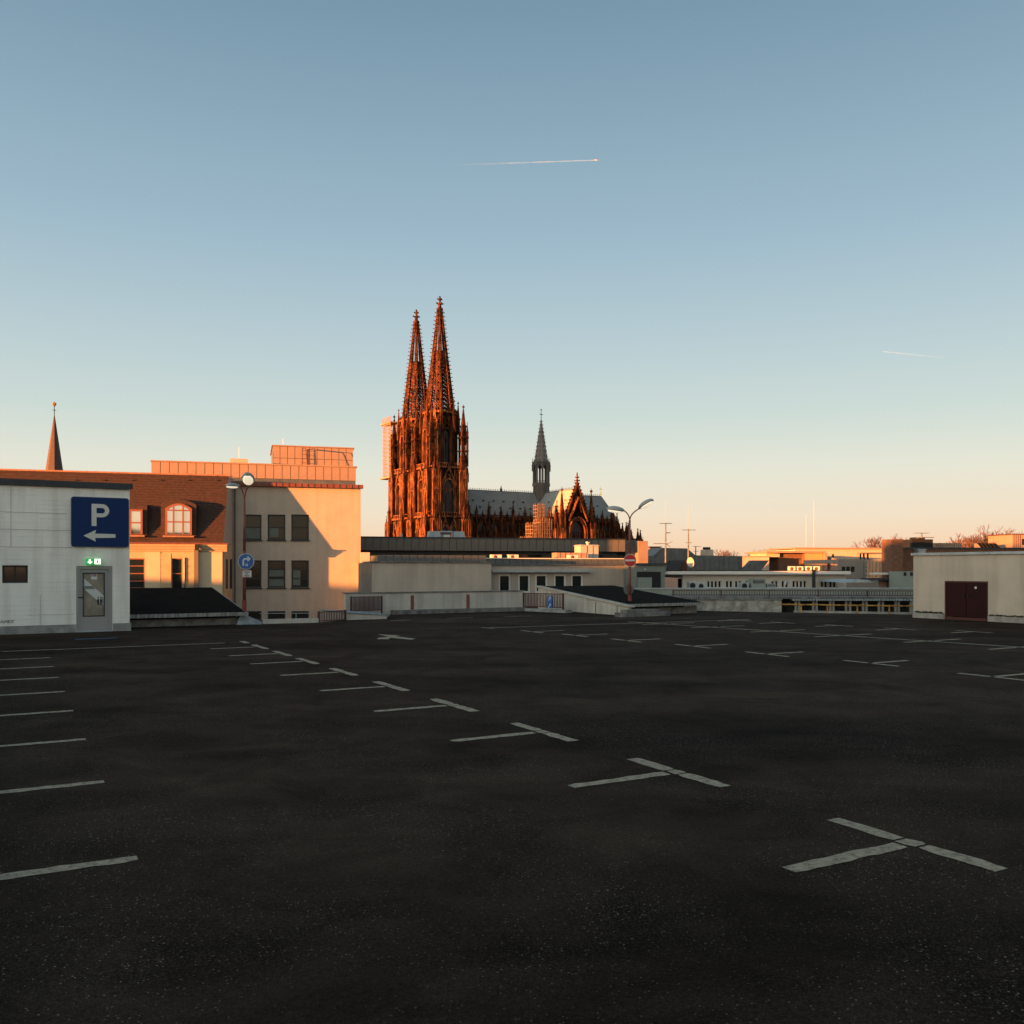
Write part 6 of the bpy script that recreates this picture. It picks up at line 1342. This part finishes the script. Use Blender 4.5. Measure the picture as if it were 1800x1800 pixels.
for k, (dx_, dy_, zt) in enumerate(((-20, 2, 41), (-17.5, 4, 45), (-15, 1.5, 43.5), (-13, 4.5, 50), (-11, 2, 47), (-9.2, 5, 53), (9.2, 1.5, 46), (11.5, 3.5, 50), (14, 1, 42.5), (17, 3, 44.5), (20, 2, 40.5))):
    x, y = XC + dx_, YS + dy_; s_.box(x - .8, x + .8, y - .8, y + .8, 0, zt - 11); pinnacle(p_, x, y, zt - 12, zt, 1.2)
    for ox in (-.8, .8): pinnacle(l_, x + ox, y - .9, zt - 14, zt - 6, .55, False)
    l_.hexa([(x - .3, y, zt - 14), (x + .3, y, zt - 14), (x + .3, y + 5, zt - 9), (x - .3, y + 5, zt - 9), (x - .3, y, zt - 13.2), (x + .3, y, zt - 13.2), (x + .3, y + 5, zt - 8.2), (x - .3, y + 5, zt - 8.2)])
# west flank of the transept: buttresses, and flyers in the sunlit stone tone
for k in range(3):
    y = YS + 4.5 + k * 6.5
    for xx, zt in ((XC - 10.5, 50.0), (XC - 16, 44.5), (XC - 22, 40.0)):
        s_.box(xx - 1.1, xx + 1.1, y - .8, y + .8, 0, zt - 10); pinnacle(p_, xx, y, zt - 11, zt, 1.5)
        for dx_ in (-.9, .9): pinnacle(p_, xx + dx_, y - .8, zt - 13, zt - 5, .7, False)
    for (xa, za, xb, zb) in ((XC - 16, 33, XC - 10.5, 39), (XC - 22, 28, XC - 16, 34), (XC - 10.5, 39, XC - 8, 42)):
        l_.hexa([(xa, y - .35, za - 1), (xb, y - .35, zb - 1), (xb, y + .35, zb - 1), (xa, y + .35, za - 1), (xa, y - .35, za), (xb, y - .35, zb), (xb, y + .35, zb), (xa, y + .35, za)])
s_.build('transept_stonework', M_dom, cd_, kind='stuff'); l_.build('transept_mouldings', M_doml, cd_, kind='stuff'); g_.build('transept_window', M_dglass, cd_); p_.build('transept_pinnacles', M_dom, cd_, kind='stuff')
# apse: faceted end with chapels and a wreath of buttress pinnacles
m = MB(); pts = [(115.4, YC - 7.6), (119.5, YC - 6.2), (122.0, YC - 2.4), (122.0, YC + 2.4), (119.5, YC + 6.2), (115.4, YC + 7.6)]; m.prism(pts, 0, 44.4); m.build('apse_wall', M_domd, cd_)
p_ = MB(); s_ = MB()
for ring, (rad, zt, w, n) in enumerate(((9.5, 50.5, 1.3, 7), (16.5, 44.5, 1.7, 8), (23, 39.5, 1.8, 9))):
    for k in range(n):
        a = R(-90 + 180 * (k + .5) / n); x = 114.0 + rad * math.cos(a); y = YC + rad * math.sin(a); s_.box(x - w * .7, x + w * .7, y - w * .7, y + w * .7, 0, zt - 9); pinnacle(p_, x, y, zt - 11, zt + random.uniform(-1, 1.2), w)
        for dx_ in (-1, 1): pinnacle(p_, x + dx_ * w * .6, y - w * .6, zt - 12, zt - 4, w * .4, False)
        if ring:
            r2 = rad - 7; xb = 114.0 + r2 * math.cos(a); yb = YC + r2 * math.sin(a); s_.bar((x, y, zt - 13), (xb, yb, zt - 7), .45, 4); s_.bar((x, y, zt - 8), (xb, yb, zt - 3), .4, 4)
s_.prism([(114 + 20 * math.cos(R(a)), YC + 20 * math.sin(R(a))) for a in range(-90, 91, 30)], 0, 30)
s_.build('apse_buttresses', M_dom, cd_, kind='stuff'); p_.build('apse_pinnacles', M_dom, cd_, kind='stuff')
m = MB(); m.box(8, 114, YC - 22, YC - 7.7, 0, 20); m.build('aisle', M_domd, cd_)
# ridge turret over the crossing
M_tur = mat('turret_lead', (.11, .10, .096), .6, var=.25, scale=.4)
m = MB(); m.frust(XC, YC, 44, 63.5, 4.9, 4.7, 8, R(22.5)); m.frust(XC, YC, 63.5, 65.3, 5.2, 5.2, 8, R(22.5)); tu = m.build('ridge_turret', M_tur, cd_)
m = MB()
for k in range(8):
    a = R(45 * k + 22.5); x, y = XC + 4.3 * math.cos(a), YC + 4.3 * math.sin(a); m.bar((x, y, 65.3), (x, y, 77.5), .62, 6); pinnacle(m, XC + 5.0 * math.cos(a), YC + 5.0 * math.sin(a), 72, 79.6, .7, False)
    b = R(45 * (k + 1) + 22.5); x2, y2 = XC + 4.3 * math.cos(b), YC + 4.3 * math.sin(b); A_ = Vector((x, y, 73)); B_ = Vector((x2, y2, 73)); M_ = (A_ + B_) / 2; M_.z = 77; m.bar(A_, M_, .4, 4); m.bar(B_, M_, .4, 4)
    m.bar((x, y, 77.2), (x2, y2, 77.2), .55, 4); m.bar((x, y, 66.5), (x2, y2, 66.5), .2, 4)
    fc = Face(XC, YC, R(45 * k)); fc.box(m, -.16, .16, 4.4, 4.75, 47, 63)
m.build('turret_columns', M_tur, tu)
m = MB(); m.frust(XC, YC, 77, 101.5, 4.1, .3, 8, R(22.5)); m.build('turret_spire', mat('turret_spire_lead', (.19, .165, .155), .55, var=.15, scale=.5), tu)
m = MB()
for k in range(8):
    a = R(45 * k + 22.5)
    for q in range(12): t = (q + .5) / 12; r = 4.1 * (1 - t) + .3 * t; z = 77 + 24.5 * t; m.bar((XC + r * math.cos(a), YC + r * math.sin(a), z), (XC + (r + .55) * math.cos(a), YC + (r + .55) * math.sin(a), z + .25), .12, 4)
for q in range(7):
    t = (q + .6) / 9; r = 4.1 * (1 - t) + .3 * t; z = 77 + 24.5 * t
    for k in range(8): a = R(45 * k); m.bar((XC + r * .93 * math.cos(a), YC + r * .93 * math.sin(a), z), (XC + (r * .93 + .3) * math.cos(a), YC + (r * .93 + .3) * math.sin(a), z - .9), .35 * (1 - t) + .1, 4)
m.build('turret_crockets', M_tur, tu, kind='stuff')
m = MB(); m.bar((XC, YC, 101.4), (XC, YC, 107.5), .22, 6, .12); m.bar((XC - 1.2, YC - 1, 104.6), (XC + 1.2, YC + 1, 104.6), .16, 5); m.bar((XC - 1.2, YC, 104.6), (XC + 1.2, YC, 104.6), .16, 5); m.frust(XC, YC, 106.8, 107.6, .35, .35, 6); m.build('turret_cross', mat('verdigris', (.08, .14, .11), .6), tu)
# hanging scaffold on the north tower and scaffold by the transept
M_scaf = mat('scaffold_timber', (.34, .22, .14), .7, var=.2, scale=.3)
e = CD.root('hanging_scaffold', 'sunlit scaffold hung high on the north tower of the cathedral', 'scaffold')
X0, X1, Y0, Y1, Z0, Z1 = -11.4, -7.0, 28.5 + 8.6, 28.5 + 19.0, 67.0, 95.5
q = MB(); nz = 13
for k in range(nz + 1):
    z = Z0 + (Z1 - Z0) * k / nz; q.box(X0 - .1, X0 + .25, Y0, Y1, z, z + .32); q.box(X1 - .2, X1, Y0, Y1, z, z + .3); q.box(X0 - .05, X0 + .1, Y0, Y1, z + .95, z + 1.1)
    for yy in (Y1,): q.box(X0, X1, yy - .05, yy + .05, z + .9, z + 1.15)
q.build('decks', M_scaf, e, kind='stuff'); q = MB()
for i in range(7):
    y = Y0 + (Y1 - Y0) * i / 6
    for x in (X0, X1): q.box(x - .13, x + .13, y - .13, y + .13, Z0, Z1 + 2)
q.build('standards', M_scaf, e, kind='stuff')
q = MB(); q.box(X0 - 1.2, X1 + 1, Y0 - 1, Y1 + 2.2, Z0 - .9, Z0 - .02); q.build('lower_platform', M_scaf, e)
q = MB(); q.box(X0 - .6, X1 + .6, Y0 - 1, Y1 + 2.6, Z1 + .6, Z1 + 1.3)
q.build('upper_platform', M_scaf, e); q = MB()
for k in range(3): q.box(X0, X0 + .2, Y0, Y1 + 1, Z1 + 2 + k, Z1 + 2.2 + k)
for i in range(8): y = Y0 + (Y1 + 1 - Y0) * i / 7; q.box(X0, X0 + .2, y - .1, y + .1, Z1 + 1.3, Z1 + 4.4)
q.build('top_rails', M_scaf, e, kind='stuff')
SF = Frame(CD.world(XC - 31, YS + 1).x, CD.world(XC - 31, YS + 1).y, 59.0, GZ)
M_net = mat('scaffold_pale', (.26, .155, .105), .7, var=.25, scale=.3)
e = SF.root('transept_scaffold', 'pale stepped scaffold against the cathedral transept', 'scaffold')
q = MB(); d_ = MB(); steps = [(0, 4, 33), (4, 9, 40.5), (9, 16, 42.5), (12, 17, 51)]
for (x0, x1, zt) in steps:
    dep = 7 if zt < 50 else 4; yo = 0 if zt < 50 else 8
    for i in range(int((x1 - x0) / 1.1) + 1):
        for yy in (yo, yo + dep): q.box(x0 + i * 1.1 - .11, x0 + i * 1.1 + .11, yy - .11, yy + .11, 18, zt + (i % 2) * .8)
    for yy in range(0, dep + 1, 2): 
        for xx in (x0, x1): q.box(xx - .1, xx + .1, yo + yy - .1, yo + yy + .1, 18, zt + .5)
    z = 18
    while z < zt: d_.box(x0, x1, yo - .12, yo + .12, z, z + .22); d_.box(x0 - .1, x0 + .1, yo, yo + dep, z, z + .25); z += 1.9
q.build('standards', M_net, e, kind='stuff'); d_.build('decks', M_net, e, kind='stuff')

# ------------------------------------------------------------------ jets high overhead and their vapour trails
def contrail(label, a, b, Y, w0, w1, plane, group='vapour trails'):
    A_ = P(a[0], a[1], Y); B_ = P(b[0], b[1], Y); dd = B_ - A_; e = bpy.data.objects.new('vapour_trail', None); COL.objects.link(e); e.location = A_; tag(e, label, 'vapour trail', group)
    m = bpy.data.materials.get('vapour')
    if not m:
        m = bpy.data.materials.new('vapour'); m.use_nodes = True; n = m.node_tree.nodes; l = m.node_tree.links; n.remove(n['Principled BSDF'])
        df = n.new('ShaderNodeBsdfDiffuse'); df.inputs[0].default_value = (.6, .8, .95, 1); tl = n.new('ShaderNodeBsdfTransparent'); mx = n.new('ShaderNodeMixShader')
        t = n.new('ShaderNodeTexCoord'); sx_ = n.new('ShaderNodeSeparateXYZ'); l.new(t.outputs['Object'], sx_.inputs[0]); ab = n.new('ShaderNodeMath'); ab.operation = 'ABSOLUTE'; l.new(sx_.outputs['X'], ab.inputs[0]); ns = n.new('ShaderNodeTexNoise'); ns.inputs['Scale'].default_value = .012; l.new(t.outputs['Object'], ns.inputs[0]); r_ = n.new('ShaderNodeMapRange'); r_.inputs[1].default_value = 150; r_.inputs[2].default_value = 1500; r_.inputs[3].default_value = .0; r_.inputs[4].default_value = .28; l.new(ab.outputs[0], r_.inputs[0]); mm = n.new('ShaderNodeMath'); mm.operation = 'MULTIPLY'; l.new(r_.outputs[0], mm.inputs[0]); l.new(ns.outputs[0], mm.inputs[1]); l.new(mm.outputs[0], mx.inputs[0]); l.new(tl.outputs[0], mx.inputs[1]); l.new(df.outputs[0], mx.inputs[2]); l.new(mx.outputs[0], n['Material Output'].inputs[0])
    for s_ in (-1, 1):
        q = MB(); off = Vector((0, 0, s_ * w0 * .9)); n_ = 10
        for k in range(n_): t0, t1 = k / n_, (k + 1) / n_; q.bar(dd * t0 + off * (1 + 1.5 * (1 - t0)), dd * t1 + off * (1 + 1.5 * (1 - t1)), w1 + (w0 - w1) * t0, 6, w1 + (w0 - w1) * t1, cap=False)
        q.build('trail', m, e)
    if plane:
        d1 = dd.normalized(); c = B_ + d1 * 25; pl = bpy.data.objects.new('jet_plane', None); COL.objects.link(pl); pl.location = c; pl.rotation_euler = d1.to_track_quat('X', 'Z').to_euler(); tag(pl, 'tiny jet plane at the head of the long vapour trail', 'aeroplane')
        q = MB(); q.bar((-20, 0, 0), (16, 0, 0), 2.6, 10); q.bar((16, 0, 0), (21, 0, -.4), 2.6, 10, .5); q.bar((-20, 0, 0), (-28, 0, 1.2), 2.6, 10, .5); q.build('fuselage', M_signw, pl, smooth=True)
        for s_ in (-1, 1):
            q = MB(); q.prism([(5, s_ * 2), (-3, s_ * 2), (-11, s_ * 24), (-8, s_ * 24)] if s_ < 0 else [(5, 2), (-8, 24), (-11, 24), (-3, 2)][::1], -.6, .3); q.build('wing', M_signw, pl)
            q = MB(); q.prism([(-22, s_ * 1), (-25, s_ * 8), (-27, s_ * 8), (-27, s_ * 1)] if s_ > 0 else [(-27, -1), (-27, -8), (-25, -8), (-22, -1)], .4, .8); q.build('tailplane', M_signw, pl)
        q = MB(); q.extr([(-27, 1.5), (-21, 1.5), (-26, 9), (-29, 9)], -.3, .3); q.build('fin', M_signw, pl)
contrail('long thin white vapour trail high in the sky', (772, 291), (1046, 281.5), 9000, 2.0, 3.4, True)
contrail('short faint vapour trail low in the sky at the right', (1690, 632), (1552, 618), 14000, 2.2, 3.2, False)
